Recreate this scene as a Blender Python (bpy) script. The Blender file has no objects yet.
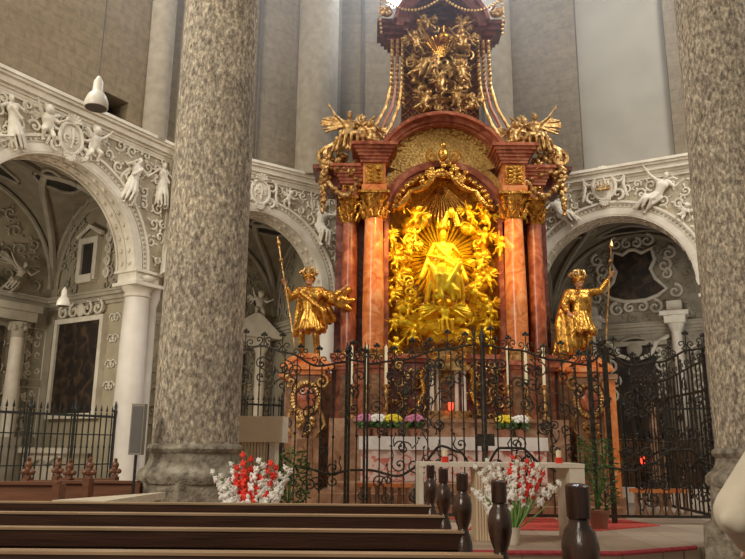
import bpy, bmesh, math, random
from mathutils import Vector, Matrix, Euler
PI = math.pi
random.seed(7)
sc = bpy.context.scene
COL = sc.collection

# ------------------------------------------------------------------ camera
FPX, CX, CY, EYE = 725.0, 372.5, 279.5, 1.35
PITCH, ROLL = math.radians(13.0), math.radians(0.5)
cam_d = bpy.data.cameras.new('camera')
cam_d.sensor_width = 36.0
cam_d.lens = FPX / 745.0 * 36.0
cam_d.clip_end = 200
cam = bpy.data.objects.new('camera', cam_d)
COL.objects.link(cam)
_c, _s = math.cos(ROLL), math.sin(ROLL)
_up = Vector((0, -math.sin(PITCH), math.cos(PITCH)))
_fw = Vector((0, math.cos(PITCH), math.sin(PITCH)))
_rt = Vector((1, 0, 0))
_X = _rt * _c + _up * _s
_Y = _up * _c - _rt * _s
_Z = -_fw
cam.matrix_world = Matrix(((_X.x, _Y.x, _Z.x, 0), (_X.y, _Y.y, _Z.y, 0), (_X.z, _Y.z, _Z.z, EYE), (0, 0, 0, 1)))
sc.camera = cam


def ray(px, py):
    a = (px - CX) / FPX
    b = (CY - py) / FPX
    r = a * _c - b * _s
    u = a * _s + b * _c
    y = math.cos(PITCH) - u * math.sin(PITCH)
    z = math.sin(PITCH) + u * math.cos(PITCH)
    return Vector((r / y, 1.0, z / y))


def at(px, py, Y):
    d = ray(px, py)
    return Vector((d.x * Y, Y, EYE + d.z * Y))


# ------------------------------------------------------------------ world, light, exposure
sc.view_settings.view_transform = 'Standard'
sc.view_settings.look = 'None'
sc.view_settings.gamma = 1.0
sc.view_settings.use_curve_mapping = False
sc.view_settings.exposure = 0.12
w = bpy.data.worlds.new('world')
sc.world = w
w.use_nodes = True
bg = w.node_tree.nodes['Background']
bg.inputs[0].default_value = (1.0, 0.89, 0.72, 1)
bg.inputs[1].default_value = 0.28


def area_light(name, loc, target, size, power, color, size_y=None, spread=None):
    d = bpy.data.lights.new(name, 'AREA')
    d.energy = power
    d.color = color
    d.size = size
    if size_y:
        d.shape = 'RECTANGLE'
        d.size_y = size_y
    if spread:
        d.spread = math.radians(spread)
    o = bpy.data.objects.new(name, d)
    o.location = loc
    o.rotation_euler = (Vector(target) - Vector(loc)).to_track_quat('-Z', 'Y').to_euler()
    COL.objects.link(o)
    return o


def spot_light(name, loc, target, angle, power, color, blend=0.5, r=0.1):
    d = bpy.data.lights.new(name, 'SPOT')
    d.energy = power
    d.color = color
    d.spot_size = math.radians(angle)
    d.spot_blend = blend
    d.shadow_soft_size = r
    o = bpy.data.objects.new(name, d)
    o.location = loc
    o.rotation_euler = (Vector(target) - Vector(loc)).to_track_quat('-Z', 'Y').to_euler()
    COL.objects.link(o)
    return o


XA = 1.62      # axis of the high altar
# daylight from the high choir windows, left and right, and from the nave windows behind
area_light('window_light_left', (-7.5, 9.0, 15.5), (0.5, 16.5, 6), 3.0, 760, (1.0, 0.96, 0.88), 6)
area_light('window_light_right', (10.0, 10.0, 15.0), (1.5, 16.5, 6), 3.0, 1050, (1.0, 0.96, 0.90), 6)
area_light('window_light_nave', (-9.0, -2.0, 9.0), (1, 12, 3), 4.0, 1050, (1.0, 0.90, 0.74), 6)
area_light('window_light_choir', (1.6, 18.5, 15.6), (0.5, 9, 5.0), 2.5, 420, (0.72, 0.84, 1.0), 2.5)
# spotlights that light the gilded Madonna
spot_light('altar_spot_left', (-0.6, 11.5, 8.6), (XA, 16.4, 5.6), 20, 2300, (1.0, 0.74, 0.26), 1.0)
spot_light('altar_spot_right', (3.9, 11.5, 8.6), (XA + .1, 16.4, 5.7), 20, 2500, (1.0, 0.76, 0.28), 1.0)
# small lamps hidden behind the inner altar columns, shining into the niche
for _q in (-1, 1):
    area_light('niche_lamp', (XA + _q * 1.12, 15.75, 6.3), (XA - _q * .3, 16.6, 5.0), .3, 7, (1.0, 0.50, 0.12), 1.4)
    spot_light('column_fill', (XA + _q * .1, 11.9, 8.2), (XA + _q * 1.72, 16.0, 5.4), 24, 950, (1.0, 0.60, 0.18), 0.8, .12)  # unseen spot added in front of the altar to light the columns evenly


# ------------------------------------------------------------------ materials
def nn(nt, t, **kw):
    n = nt.nodes.new(t)
    for k, v in kw.items():
        setattr(n, k, v)
    return n


def base_mat(name):
    m = bpy.data.materials.new(name)
    m.use_nodes = True
    nt = m.node_tree
    return m, nt, nt.nodes['Principled BSDF']


def ramp(nt, fac, stops):
    r = nn(nt, 'ShaderNodeValToRGB')
    el = r.color_ramp.elements
    while len(el) < len(stops):
        el.new(0.5)
    for e, (p, c) in zip(el, stops):
        e.position = p
        e.color = (*c, 1)
    nt.links.new(fac, r.inputs[0])
    return r.outputs[0]


def noisy(name, cols, scale=6, detail=4, rough=0.6, metal=0.0, bump=0.0, bscale=None, distort=0.0, stretch=(1, 1, 1), spec=0.5, gen=False):
    m, nt, b = base_mat(name)
    tc = nn(nt, 'ShaderNodeTexCoord')
    mp = nn(nt, 'ShaderNodeMapping')
    mp.inputs['Scale'].default_value = stretch
    nt.links.new(tc.outputs['Object'], mp.inputs[0])
    n = nn(nt, 'ShaderNodeTexNoise')
    n.inputs['Scale'].default_value = scale
    n.inputs['Detail'].default_value = detail
    n.inputs['Distortion'].default_value = distort
    nt.links.new(mp.outputs[0], n.inputs[0])
    k = len(cols)
    st = [(0.3 + 0.4 * i / max(1, k - 1), c) for i, c in enumerate(cols)]
    nt.links.new(ramp(nt, n.outputs[0], st), b.inputs['Base Color'])
    b.inputs['Roughness'].default_value = rough
    b.inputs['Metallic'].default_value = metal
    b.inputs['Specular IOR Level'].default_value = spec
    if bump:
        n2 = nn(nt, 'ShaderNodeTexNoise')
        n2.inputs['Scale'].default_value = bscale or scale * 4
        n2.inputs['Detail'].default_value = 5
        nt.links.new(mp.outputs[0], n2.inputs[0])
        bp = nn(nt, 'ShaderNodeBump')
        bp.inputs['Strength'].default_value = bump
        bp.inputs['Distance'].default_value = 0.03
        nt.links.new(n2.outputs[0], bp.inputs['Height'])
        nt.links.new(bp.outputs[0], b.inputs['Normal'])
    return m


def conglomerate(name, a, b_, c):
    m, nt, b = base_mat(name)
    tc = nn(nt, 'ShaderNodeTexCoord')
    v = nn(nt, 'ShaderNodeTexVoronoi')
    v.inputs['Scale'].default_value = 22
    n = nn(nt, 'ShaderNodeTexNoise')
    n.inputs['Scale'].default_value = 24
    n.inputs['Detail'].default_value = 6
    n.inputs['Roughness'].default_value = 0.75
    big = nn(nt, 'ShaderNodeTexNoise')
    big.inputs['Scale'].default_value = 1.6
    big.inputs['Detail'].default_value = 3
    mp = nn(nt, 'ShaderNodeMapping')
    mp.inputs['Scale'].default_value = (1, 1, 0.5)
    mp.inputs['Rotation'].default_value = (0.12, 0.1, 0)
    nt.links.new(tc.outputs['Object'], mp.inputs[0])
    for x in (v, n, big):
        nt.links.new(mp.outputs[0], x.inputs[0])
    col = ramp(nt, n.outputs[0], [(0.36, a), (0.5, b_), (0.64, c)])
    col2 = ramp(nt, v.outputs['Color'], [(0.2, (0.62, 0.62, 0.62)), (0.8, (1.15, 1.12, 1.05))])
    mx = nn(nt, 'ShaderNodeMix', data_type='RGBA', blend_type='MULTIPLY')
    mx.inputs[0].default_value = 0.75
    nt.links.new(col, mx.inputs[6])
    nt.links.new(col2, mx.inputs[7])
    col3 = ramp(nt, big.outputs[0], [(0.35, (0.82, 0.8, 0.78)), (0.65, (1.1, 1.08, 1.02))])
    mx2 = nn(nt, 'ShaderNodeMix', data_type='RGBA', blend_type='MULTIPLY')
    mx2.inputs[0].default_value = 0.9
    nt.links.new(mx.outputs[2], mx2.inputs[6])
    nt.links.new(col3, mx2.inputs[7])
    nt.links.new(mx2.outputs[2], b.inputs['Base Color'])
    b.inputs['Roughness'].default_value = 0.85
    bp = nn(nt, 'ShaderNodeBump')
    bp.inputs['Strength'].default_value = 0.8
    bp.inputs['Distance'].default_value = 0.025
    nt.links.new(n.outputs[0], bp.inputs['Height'])
    nt.links.new(bp.outputs[0], b.inputs['Normal'])
    return m


def ashlar(name, c1, c2, mortar, bw=0.75, bh=0.32, ms=0.012, rot=(PI / 2, 0, 0)):
    m, nt, b = base_mat(name)
    tc = nn(nt, 'ShaderNodeTexCoord')
    mp = nn(nt, 'ShaderNodeMapping')
    mp.inputs['Rotation'].default_value = rot
    nt.links.new(tc.outputs['Object'], mp.inputs[0])
    br = nn(nt, 'ShaderNodeTexBrick')
    br.inputs['Scale'].default_value = 1
    br.inputs['Brick Width'].default_value = bw
    br.inputs['Row Height'].default_value = bh
    br.inputs['Mortar Size'].default_value = ms
    br.inputs['Mortar Smooth'].default_value = 0.6
    br.inputs['Color1'].default_value = (*c1, 1)
    br.inputs['Color2'].default_value = (*c2, 1)
    br.inputs['Mortar'].default_value = (*mortar, 1)
    nt.links.new(mp.outputs[0], br.inputs[0])
    n = nn(nt, 'ShaderNodeTexNoise')
    n.inputs['Scale'].default_value = 7
    n.inputs['Detail'].default_value = 6
    nt.links.new(tc.outputs['Object'], n.inputs[0])
    col = ramp(nt, n.outputs[0], [(0.3, (0.75, 0.74, 0.72)), (0.7, (1.15, 1.12, 1.08))])
    mx = nn(nt, 'ShaderNodeMix', data_type='RGBA', blend_type='MULTIPLY')
    mx.inputs[0].default_value = 0.9
    nt.links.new(br.outputs[0], mx.inputs[6])
    nt.links.new(col, mx.inputs[7])
    nt.links.new(mx.outputs[2], b.inputs['Base Color'])
    b.inputs['Roughness'].default_value = 0.9
    bp = nn(nt, 'ShaderNodeBump')
    bp.inputs['Strength'].default_value = 0.35
    bp.inputs['Distance'].default_value = 0.02
    nt.links.new(n.outputs[0], bp.inputs['Height'])
    nt.links.new(bp.outputs[0], b.inputs['Normal'])
    return m


def emis(name, col, strength):
    m, nt, b = base_mat(name)
    b.inputs['Base Color'].default_value = (*col, 1)
    b.inputs['Emission Color'].default_value = (*col, 1)
    b.inputs['Emission Strength'].default_value = strength
    return m


M = {}
M['pillar'] = conglomerate('conglomerate_stone', (0.15, 0.12, 0.095), (0.44, 0.385, 0.31), (0.84, 0.77, 0.65))
M['pillar_base'] = noisy('worn_base_stone', [(0.13, 0.105, 0.08), (0.29, 0.25, 0.19), (0.44, 0.39, 0.31)], 9, 8, 0.85, bump=0.9, bscale=24)
M['stucco'] = noisy('white_stucco', [(0.64, 0.58, 0.47), (0.84, 0.79, 0.67)], 3, 4, 0.75, bump=0.15)
M['stucco_ground'] = noisy('stucco_ground', [(0.36, 0.30, 0.21), (0.52, 0.46, 0.34)], 5, 6, 0.85, bump=0.5, bscale=18)
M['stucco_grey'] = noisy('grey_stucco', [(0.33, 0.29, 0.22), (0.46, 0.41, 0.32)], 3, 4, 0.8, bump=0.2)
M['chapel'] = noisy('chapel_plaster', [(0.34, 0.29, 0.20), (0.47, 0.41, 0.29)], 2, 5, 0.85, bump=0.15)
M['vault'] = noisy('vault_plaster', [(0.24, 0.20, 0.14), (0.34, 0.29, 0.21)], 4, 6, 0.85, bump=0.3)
M['white_column'] = noisy('white_marble_column', [(0.72, 0.66, 0.58), (0.85, 0.80, 0.72)], 2, 3, 0.5)
M['upper_left'] = ashlar('brown_ashlar', (0.25, 0.195, 0.125), (0.225, 0.175, 0.112), (0.185, 0.145, 0.095))
M['upper_mid'] = ashlar('grey_ashlar', (0.24, 0.20, 0.145), (0.215, 0.18, 0.13), (0.17, 0.145, 0.11))
M['upper_right'] = noisy('grey_plaster', [(0.31, 0.29, 0.245), (0.36, 0.34, 0.29)], 1.2, 5, 0.9, bump=0.1)
M['shaft'] = noisy('shaft_stone', [(0.27, 0.23, 0.17), (0.37, 0.32, 0.24)], 5, 6, 0.85, bump=0.3)
M['dark_recess'] = noisy('dark_wall_tone', [(0.10, 0.085, 0.07), (0.14, 0.12, 0.10)], 3, 3, 0.9)
M['marble'] = noisy('red_marble', [(0.18, 0.04, 0.022), (0.38, 0.105, 0.05), (0.54, 0.23, 0.13)], 2.6, 8, 0.28, distort=2.2)
M['marble_orange'] = noisy('orange_marble', [(0.50, 0.12, 0.03), (0.74, 0.24, 0.07), (0.80, 0.40, 0.18)], 2.2, 8, 0.22, distort=2.5)
M['marble_dark'] = noisy('dark_red_marble', [(0.09, 0.025, 0.02), (0.20, 0.06, 0.045), (0.30, 0.13, 0.10)], 3, 8, 0.25, distort=2)
M['marble_pink'] = noisy('pink_marble', [(0.20, 0.09, 0.05), (0.34, 0.18, 0.10), (0.44, 0.28, 0.18)], 2.4, 8, 0.3, distort=2)
M['marble_brown'] = noisy('brown_marble', [(0.12, 0.06, 0.035), (0.24, 0.12, 0.06), (0.36, 0.2, 0.1)], 5, 8, 0.3, distort=2)
M['gold'] = noisy('gilding', [(0.34, 0.12, 0.02), (0.92, 0.52, 0.10)], 9, 5, 0.27, metal=0.85, bump=0.7, bscale=16)
M['gold_bright'] = noisy('bright_gilding', [(0.80, 0.40, 0.01), (1.0, 0.80, 0.04)], 7, 3, 0.34, metal=0.6, bump=0.2, bscale=30)
M['gold_old'] = noisy('old_gilding', [(0.16, 0.07, 0.03), (0.48, 0.27, 0.09), (0.80, 0.58, 0.26)], 9, 4, 0.32, metal=0.7, bump=0.3, bscale=40)
M['gold_panel'] = noisy('gilded_damask', [(0.30, 0.15, 0.04), (0.62, 0.38, 0.10), (0.80, 0.56, 0.20)], 22, 3, 0.4, metal=0.5, bump=0.8, bscale=22)
M['skin_gilt'] = noisy('flesh_paint', [(0.42, 0.17, 0.08), (0.56, 0.27, 0.13)], 6, 3, 0.4)
M['iron'] = noisy('wrought_iron', [(0.022, 0.019, 0.015), (0.07, 0.06, 0.048)], 20, 3, 0.45, metal=0.6)
M['iron_green'] = noisy('painted_iron', [(0.018, 0.022, 0.020), (0.045, 0.05, 0.045)], 20, 3, 0.5, metal=0.3)
M['wood_dark'] = noisy('dark_pew_wood', [(0.030, 0.013, 0.008), (0.075, 0.032, 0.018)], 5, 6, 0.32, stretch=(0.4, 6, 6), bump=0.1)
M['wood_end'] = noisy('pew_end_wood', [(0.018, 0.009, 0.006), (0.07, 0.032, 0.02)], 6, 6, 0.22, stretch=(5, 5, 0.6), bump=0.1)
M['wood_top'] = noisy('tan_rail_wood', [(0.30, 0.19, 0.10), (0.48, 0.33, 0.20)], 5, 6, 0.35, stretch=(0.4, 6, 6))  # paler tan than the rest of the pew
M['wood_red'] = noisy('red_brown_wood', [(0.13, 0.05, 0.025), (0.24, 0.10, 0.05)], 4, 6, 0.4, stretch=(0.5, 5, 5))
M['wood_pale'] = noisy('pale_wood', [(0.55, 0.46, 0.33), (0.68, 0.60, 0.46)], 3, 5, 0.6, stretch=(0.5, 5, 5))
M['stone_pale'] = noisy('pale_stone', [(0.66, 0.58, 0.47), (0.80, 0.73, 0.62)], 4, 4, 0.6)
M['stone_tan'] = noisy('tan_stone', [(0.66, 0.50, 0.34), (0.74, 0.58, 0.40)], 4, 4, 0.6)
M['cloth_white'] = noisy('white_linen', [(0.70, 0.64, 0.58), (0.84, 0.79, 0.73)], 4, 3, 0.9, bump=0.2)
M['red_cloth'] = noisy('red_carpet', [(0.42, 0.04, 0.03), (0.60, 0.09, 0.06)], 10, 4, 0.95)
M['rope_red'] = noisy('crimson_rope', [(0.30, 0.03, 0.04), (0.45, 0.07, 0.08)], 20, 3, 0.9)
M['painting'] = noisy('dark_oil_painting', [(0.008, 0.006, 0.005), (0.025, 0.016, 0.011), (0.10, 0.058, 0.03)], 3.2, 6, 0.6, distort=1.0)
M['vault_panel'] = noisy('dark_vault_painting', [(0.015, 0.013, 0.012), (0.05, 0.042, 0.036)], 3, 5, 0.7)
M['lamp_white'] = noisy('white_enamel', [(0.80, 0.76, 0.66), (0.84, 0.80, 0.70)], 2, 2, 0.35)
M['cable'] = noisy('grey_cable', [(0.12, 0.11, 0.10), (0.16, 0.15, 0.14)], 3, 2, 0.6)
M['speaker'] = noisy('grey_beige_metal', [(0.26, 0.24, 0.19), (0.30, 0.28, 0.23)], 3, 2, 0.6)
M['wax'] = noisy('candle_wax', [(0.85, 0.74, 0.48), (0.90, 0.80, 0.56)], 4, 2, 0.5)
M['red_glass'] = noisy('red_candle_glass', [(0.65, 0.02, 0.01), (0.80, 0.05, 0.02)], 4, 2, 0.2)
M['leaf'] = noisy('green_leaf', [(0.035, 0.09, 0.02), (0.09, 0.19, 0.04)], 8, 3, 0.5)
M['leaf_light'] = noisy('light_green_leaf', [(0.12, 0.26, 0.05), (0.22, 0.38, 0.10)], 8, 3, 0.5)
M['petal_white'] = noisy('white_petals', [(0.86, 0.82, 0.74), (0.95, 0.93, 0.88)], 8, 2, 0.6)
M['petal_red'] = noisy('red_petals', [(0.70, 0.02, 0.01), (0.90, 0.06, 0.03)], 8, 2, 0.6)
M['petal_yellow'] = noisy('yellow_petals', [(0.85, 0.62, 0.02), (0.95, 0.80, 0.05)], 8, 2, 0.6)
M['petal_pink'] = noisy('pink_petals', [(0.55, 0.14, 0.28), (0.70, 0.28, 0.42)], 8, 2, 0.6)
M['terracotta'] = noisy('terracotta', [(0.26, 0.10, 0.06), (0.36, 0.15, 0.09)], 5, 4, 0.8)
M['skin'] = noisy('skin', [(0.55, 0.33, 0.23), (0.62, 0.38, 0.27)], 5, 3, 0.5)
M['hair'] = noisy('brown_hair', [(0.05, 0.03, 0.015), (0.10, 0.06, 0.03)], 12, 4, 0.6, stretch=(6, 6, 1))
M['coat'] = noisy('cream_coat', [(0.50, 0.43, 0.32), (0.62, 0.55, 0.43)], 3, 4, 0.85, bump=0.2, bscale=8)
M['trousers'] = noisy('dark_trousers', [(0.05, 0.045, 0.04), (0.08, 0.07, 0.06)], 5, 4, 0.9)
M['eye'] = noisy('dark_eye', [(0.02, 0.015, 0.01), (0.03, 0.02, 0.015)], 5, 2, 0.3)
M['steel'] = noisy('dark_steel', [(0.05, 0.05, 0.05), (0.09, 0.09, 0.09)], 5, 2, 0.4, metal=0.7)


def floor_mat():
    m, nt, b = base_mat('stone_floor')
    tc = nn(nt, 'ShaderNodeTexCoord')
    ch = nn(nt, 'ShaderNodeTexBrick')
    ch.offset = 0.0
    ch.inputs['Scale'].default_value = 1
    ch.inputs['Brick Width'].default_value = 0.6
    ch.inputs['Row Height'].default_value = 0.6
    ch.inputs['Mortar Size'].default_value = 0.008
    ch.inputs['Color1'].default_value = (0.42, 0.33, 0.25, 1)
    ch.inputs['Color2'].default_value = (0.52, 0.42, 0.32, 1)
    ch.inputs['Mortar'].default_value = (0.2, 0.16, 0.12, 1)
    nt.links.new(tc.outputs['Object'], ch.inputs[0])
    nt.links.new(ch.outputs[0], b.inputs['Base Color'])
    b.inputs['Roughness'].default_value = 0.35
    return m


M['floor_choir'] = floor_mat()
M['floor_nave'] = noisy('nave_floor', [(0.22, 0.12, 0.09), (0.34, 0.20, 0.15)], 2, 5, 0.4)


def antependium_mat():
    m, nt, b = base_mat('embroidered_linen')
    tc = nn(nt, 'ShaderNodeTexCoord')
    v = nn(nt, 'ShaderNodeTexVoronoi')
    v.feature = 'DISTANCE_TO_EDGE'
    v.inputs['Scale'].default_value = 5.5
    nt.links.new(tc.outputs['Object'], v.inputs[0])
    n = nn(nt, 'ShaderNodeTexNoise')
    n.inputs['Scale'].default_value = 9
    nt.links.new(tc.outputs['Object'], n.inputs[0])
    c1 = ramp(nt, v.outputs[0], [(0.03, (0.60, 0.18, 0.13)), (0.12, (0.74, 0.56, 0.48))])
    c2 = ramp(nt, n.outputs[0], [(0.48, (0, 0, 0)), (0.54, (1, 1, 1))])
    mx = nn(nt, 'ShaderNodeMix', data_type='RGBA')
    nt.links.new(c2, mx.inputs[0])
    nt.links.new(c1, mx.inputs[6])
    mx.inputs[7].default_value = (0.76, 0.58, 0.50, 1)
    nt.links.new(mx.outputs[2], b.inputs['Base Color'])
    b.inputs['Roughness'].default_value = 0.9
    return m


M['antependium'] = antependium_mat()


# ------------------------------------------------------------------ mesh builder
class MB:
    def __init__(s):
        s.v = []
        s.f = []

    def add(s, vs, fs):
        k = len(s.v)
        s.v += [tuple(x) for x in vs]
        s.f += [tuple(i + k for i in f) for f in fs]
        return s

    def box(s, x0, x1, y0, y1, z0, z1):
        vs = [(x0, y0, z0), (x1, y0, z0), (x1, y1, z0), (x0, y1, z0), (x0, y0, z1), (x1, y0, z1), (x1, y1, z1), (x0, y1, z1)]
        return s.add(vs, [(0, 3, 2, 1), (4, 5, 6, 7), (0, 1, 5, 4), (1, 2, 6, 5), (2, 3, 7, 6), (3, 0, 4, 7)])

    def cbox(s, x, y, z0, z1, wx, wy):
        return s.box(x - wx / 2, x + wx / 2, y - wy / 2, y + wy / 2, z0, z1)

    def lathe(s, prof, x=0, y=0, n=16, sq=1.0, squash=1.0):
        vs = []
        for r, z in prof:
            for i in range(n):
                a = 2 * PI * (i + 0.5 * (n == 4)) / n
                vs.append((x + r * math.cos(a) * sq, y + r * math.sin(a) * squash, z))
        m = len(prof)
        fs = []
        for j in range(m - 1):
            for i in range(n):
                a = j * n + i
                b = j * n + (i + 1) % n
                fs.append((a, b, b + n, a + n))
        fs.append(tuple(range(n))[::-1])
        fs.append(tuple((m - 1) * n + i for i in range(n)))
        return s.add(vs, fs)

    def tube(s, pts, r, n=6, closed=False, flat=None):
        pts = [Vector(p) for p in pts]
        m = len(pts)
        if not hasattr(r, '__len__'):
            r = [r] * m
        vs = []
        up = Vector((0, 1, 0))
        for k, p in enumerate(pts):
            a = pts[max(0, k - 1)] if not closed else pts[(k - 1) % m]
            b = pts[min(m - 1, k + 1)] if not closed else pts[(k + 1) % m]
            t = (b - a)
            if t.length < 1e-9:
                t = Vector((0, 0, 1))
            t.normalize()
            u = up if abs(t.dot(up)) < 0.92 else Vector((1, 0, 0))
            e1 = t.cross(u).normalized()
            e2 = t.cross(e1).normalized()
            for i in range(n):
                an = 2 * PI * i / n
                vs.append(p + e1 * (math.cos(an) * r[k]) + e2 * (math.sin(an) * r[k] * (flat or 1)))
        fs = []
        for j in range(m - 1 + (1 if closed else 0)):
            j2 = (j + 1) % m
            for i in range(n):
                i2 = (i + 1) % n
                fs.append((j * n + i, j * n + i2, j2 * n + i2, j2 * n + i))
        if not closed:
            fs.append(tuple(range(n))[::-1])
            fs.append(tuple((m - 1) * n + i for i in range(n)))
        return s.add(vs, fs)

    def ell(s, c, r, n=8, m=6, rot=None):
        if not hasattr(r, '__len__'):
            r = (r, r, r)
        vs = [Vector((0, 0, -r[2]))]
        for j in range(1, m):
            ph = -PI / 2 + PI * j / m
            for i in range(n):
                a = 2 * PI * i / n
                vs.append(Vector((r[0] * math.cos(ph) * math.cos(a), r[1] * math.cos(ph) * math.sin(a), r[2] * math.sin(ph))))
        vs.append(Vector((0, 0, r[2])))
        if rot is not None:
            R = Euler(rot).to_matrix()
            vs = [R @ x for x in vs]
        c = Vector(c)
        vs = [x + c for x in vs]
        fs = []
        for i in range(n):
            fs.append((0, 1 + (i + 1) % n, 1 + i))
        for j in range(m - 2):
            for i in range(n):
                a = 1 + j * n + i
                b = 1 + j * n + (i + 1) % n
                fs.append((a, b, b + n, a + n))
        L = len(vs) - 1
        for i in range(n):
            fs.append((1 + (m - 2) * n + i, 1 + (m - 2) * n + (i + 1) % n, L))
        return s.add(vs, fs)

    def cap(s, p0, p1, r0, r1, n=10):
        """tapered capsule"""
        p0, p1 = Vector(p0), Vector(p1)
        t = p1 - p0
        L = t.length
        if L < 1e-6:
            return s.ell(p0, max(r0, r1), n, 8)
        t.normalize()
        pts, rs = [], []
        for k in range(4):
            a = PI / 2 * (1 - k / 4)
            pts.append(p0 - t * r0 * math.sin(a))
            rs.append(max(r0 * math.cos(a), r0 * 0.12))
        pts.append(p0)
        rs.append(r0)
        pts.append(p1)
        rs.append(r1)
        for k in range(1, 5):
            a = PI / 2 * k / 4
            pts.append(p1 + t * r1 * math.sin(a))
            rs.append(max(r1 * math.cos(a), r1 * 0.12))
        return s.tube(pts, rs, n)

    def arcband(s, cx, cz, r0, r1, y0, y1, a0=0.0, a1=PI, n=32):
        vs = []
        for i in range(n + 1):
            a = a0 + (a1 - a0) * i / n
            c, q = math.cos(a), math.sin(a)
            vs += [(cx + r0 * c, y0, cz + r0 * q), (cx + r1 * c, y0, cz + r1 * q), (cx + r1 * c, y1, cz + r1 * q), (cx + r0 * c, y1, cz + r0 * q)]
        fs = []
        for i in range(n):
            k = i * 4
            for j in range(4):
                j2 = (j + 1) % 4
                fs.append((k + j, k + 4 + j, k + 4 + j2, k + j2))
        fs.append((0, 1, 2, 3))
        k = n * 4
        fs.append((k + 3, k + 2, k + 1, k))
        return s.add(vs, fs)

    def prism(s, poly, y0, y1):
        """polygon in the x-z plane, pushed from y0 to y1"""
        n = len(poly)
        vs = [(p[0], y0, p[1]) for p in poly] + [(p[0], y1, p[1]) for p in poly]
        fs = [tuple(range(n)), tuple(range(2 * n - 1, n - 1, -1))]
        for i in range(n):
            j = (i + 1) % n
            fs.append((i, i + n, j + n, j))
        return s.add(vs, fs)

    def xform(s, mat):
        s.v = [tuple(mat @ Vector(v)) for v in s.v]
        return s

    def mesh(s, name, mat, smooth=True, angle=40):
        me = bpy.data.meshes.new(name)
        me.from_pydata(s.v, [], s.f)
        bm = bmesh.new()
        bm.from_mesh(me)
        bmesh.ops.recalc_face_normals(bm, faces=bm.faces)
        if smooth:
            th = math.radians(angle)
            for f in bm.faces:
                f.smooth = True
            for e in bm.edges:
                if len(e.link_faces) == 2 and e.calc_face_angle(0) > th:
                    e.smooth = False
        bm.to_mesh(me)
        bm.free()
        if mat is not None:
            me.materials.append(M[mat] if isinstance(mat, str) else mat)
        return me

    def build(s, name, mat, parent=None, smooth=True):
        return link(name, s.mesh(name, mat, smooth), parent)


def link(name, me, parent=None):
    o = bpy.data.objects.new(name, me)
    COL.objects.link(o)
    if parent is not None:
        o.parent = parent
    return o


def blob(caps, voxel=0.02, smooth=3, mat='gold', name='body'):
    """one continuous surface grown over capsules and ellipsoids"""
    b = MB()
    for c in caps:
        if len(c) == 4 and hasattr(c[1], '__len__') and not hasattr(c[2], '__len__'):
            b.cap(c[0], c[1], c[2], c[3])
        else:
            b.ell(c[0], c[1], 12, 10, c[2] if len(c) > 2 else None)
    me = b.mesh('tmp', None, False)
    o = link('tmp', me)
    rm = o.modifiers.new('r', 'REMESH')
    rm.mode = 'VOXEL'
    rm.voxel_size = voxel
    if smooth:
        sm = o.modifiers.new('s', 'SMOOTH')
        sm.iterations = smooth
        sm.factor = 0.5
    dg = bpy.context.evaluated_depsgraph_get()
    dg.update()
    out = bpy.data.meshes.new_from_object(o.evaluated_get(dg))
    bpy.data.objects.remove(o)
    bpy.data.meshes.remove(me)
    out.name = name
    for p in out.polygons:
        p.use_smooth = True
    out.materials.clear()
    out.materials.append(M[mat])
    return out


def remat(me, mat):
    m2 = me.copy()
    m2.materials.clear()
    m2.materials.append(M[mat])
    return m2


def tag(o, label=None, cat=None, group=None, kind=None):
    if label:
        o['label'] = label
    if cat:
        o['category'] = cat
    if group:
        o['group'] = group
    if kind:
        o['kind'] = kind
    return o


def thing(name, loc, label, cat, group=None, rz=0.0):
    o = bpy.data.objects.new(name, None)
    COL.objects.link(o)
    o.empty_display_size = 0.1
    o.location = loc
    o.rotation_euler = (0, 0, rz)
    return tag(o, label, cat, group)


def structure(name, loc=(0, 0, 0), rz=0.0):
    o = bpy.data.objects.new(name, None)
    COL.objects.link(o)
    o.empty_display_size = 0.1
    o.location = loc
    o.rotation_euler = (0, 0, rz)
    return tag(o, kind='structure')


def dup(root, **kw):
    r = root.copy()
    COL.objects.link(r)
    for k, v in kw.items():
        if k in ('label', 'group'):
            r[k] = v
        else:
            setattr(r, k, v)
    for ch in list(root.children):
        c = ch.copy()
        COL.objects.link(c)
        c.parent = r
        for g in list(ch.children):
            d = g.copy()
            COL.objects.link(d)
            d.parent = c
    return r


ORD = ['first', 'second', 'third', 'fourth', 'fifth', 'sixth', 'seventh', 'eighth', 'ninth', 'tenth', 'eleventh', 'twelfth', 'thirteenth', 'fourteenth', 'fifteenth', 'sixteenth']


def spiral(cx, cz, r, a0, turns, hand=1, n=None, y=0.0, r_end=0.12, rise=0.0):
    n = n or int(14 * turns) + 4
    out = []
    for i in range(n + 1):
        t = i / n
        a = a0 + hand * 2 * PI * turns * t
        q = r * (1 - t * (1 - r_end))
        out.append((cx + q * math.cos(a), y + rise * math.sin(t * PI), cz + q * math.sin(a)))
    return out
# ================================================================== SETTING
ZF = 0.15     # level of the choir floor


def hit(loc, rz, px, py, plane, val):
    """where the view line through a pixel meets a wall given in the wall's own axes"""
    R = Matrix.Rotation(-rz, 3, 'Z')
    o = R @ (Vector((0, 0, EYE)) - Vector(loc))
    d = R @ ray(px, py)
    i = 'xyz'.index(plane)
    t = (val - o[i]) / d[i]
    return o + d * t


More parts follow.
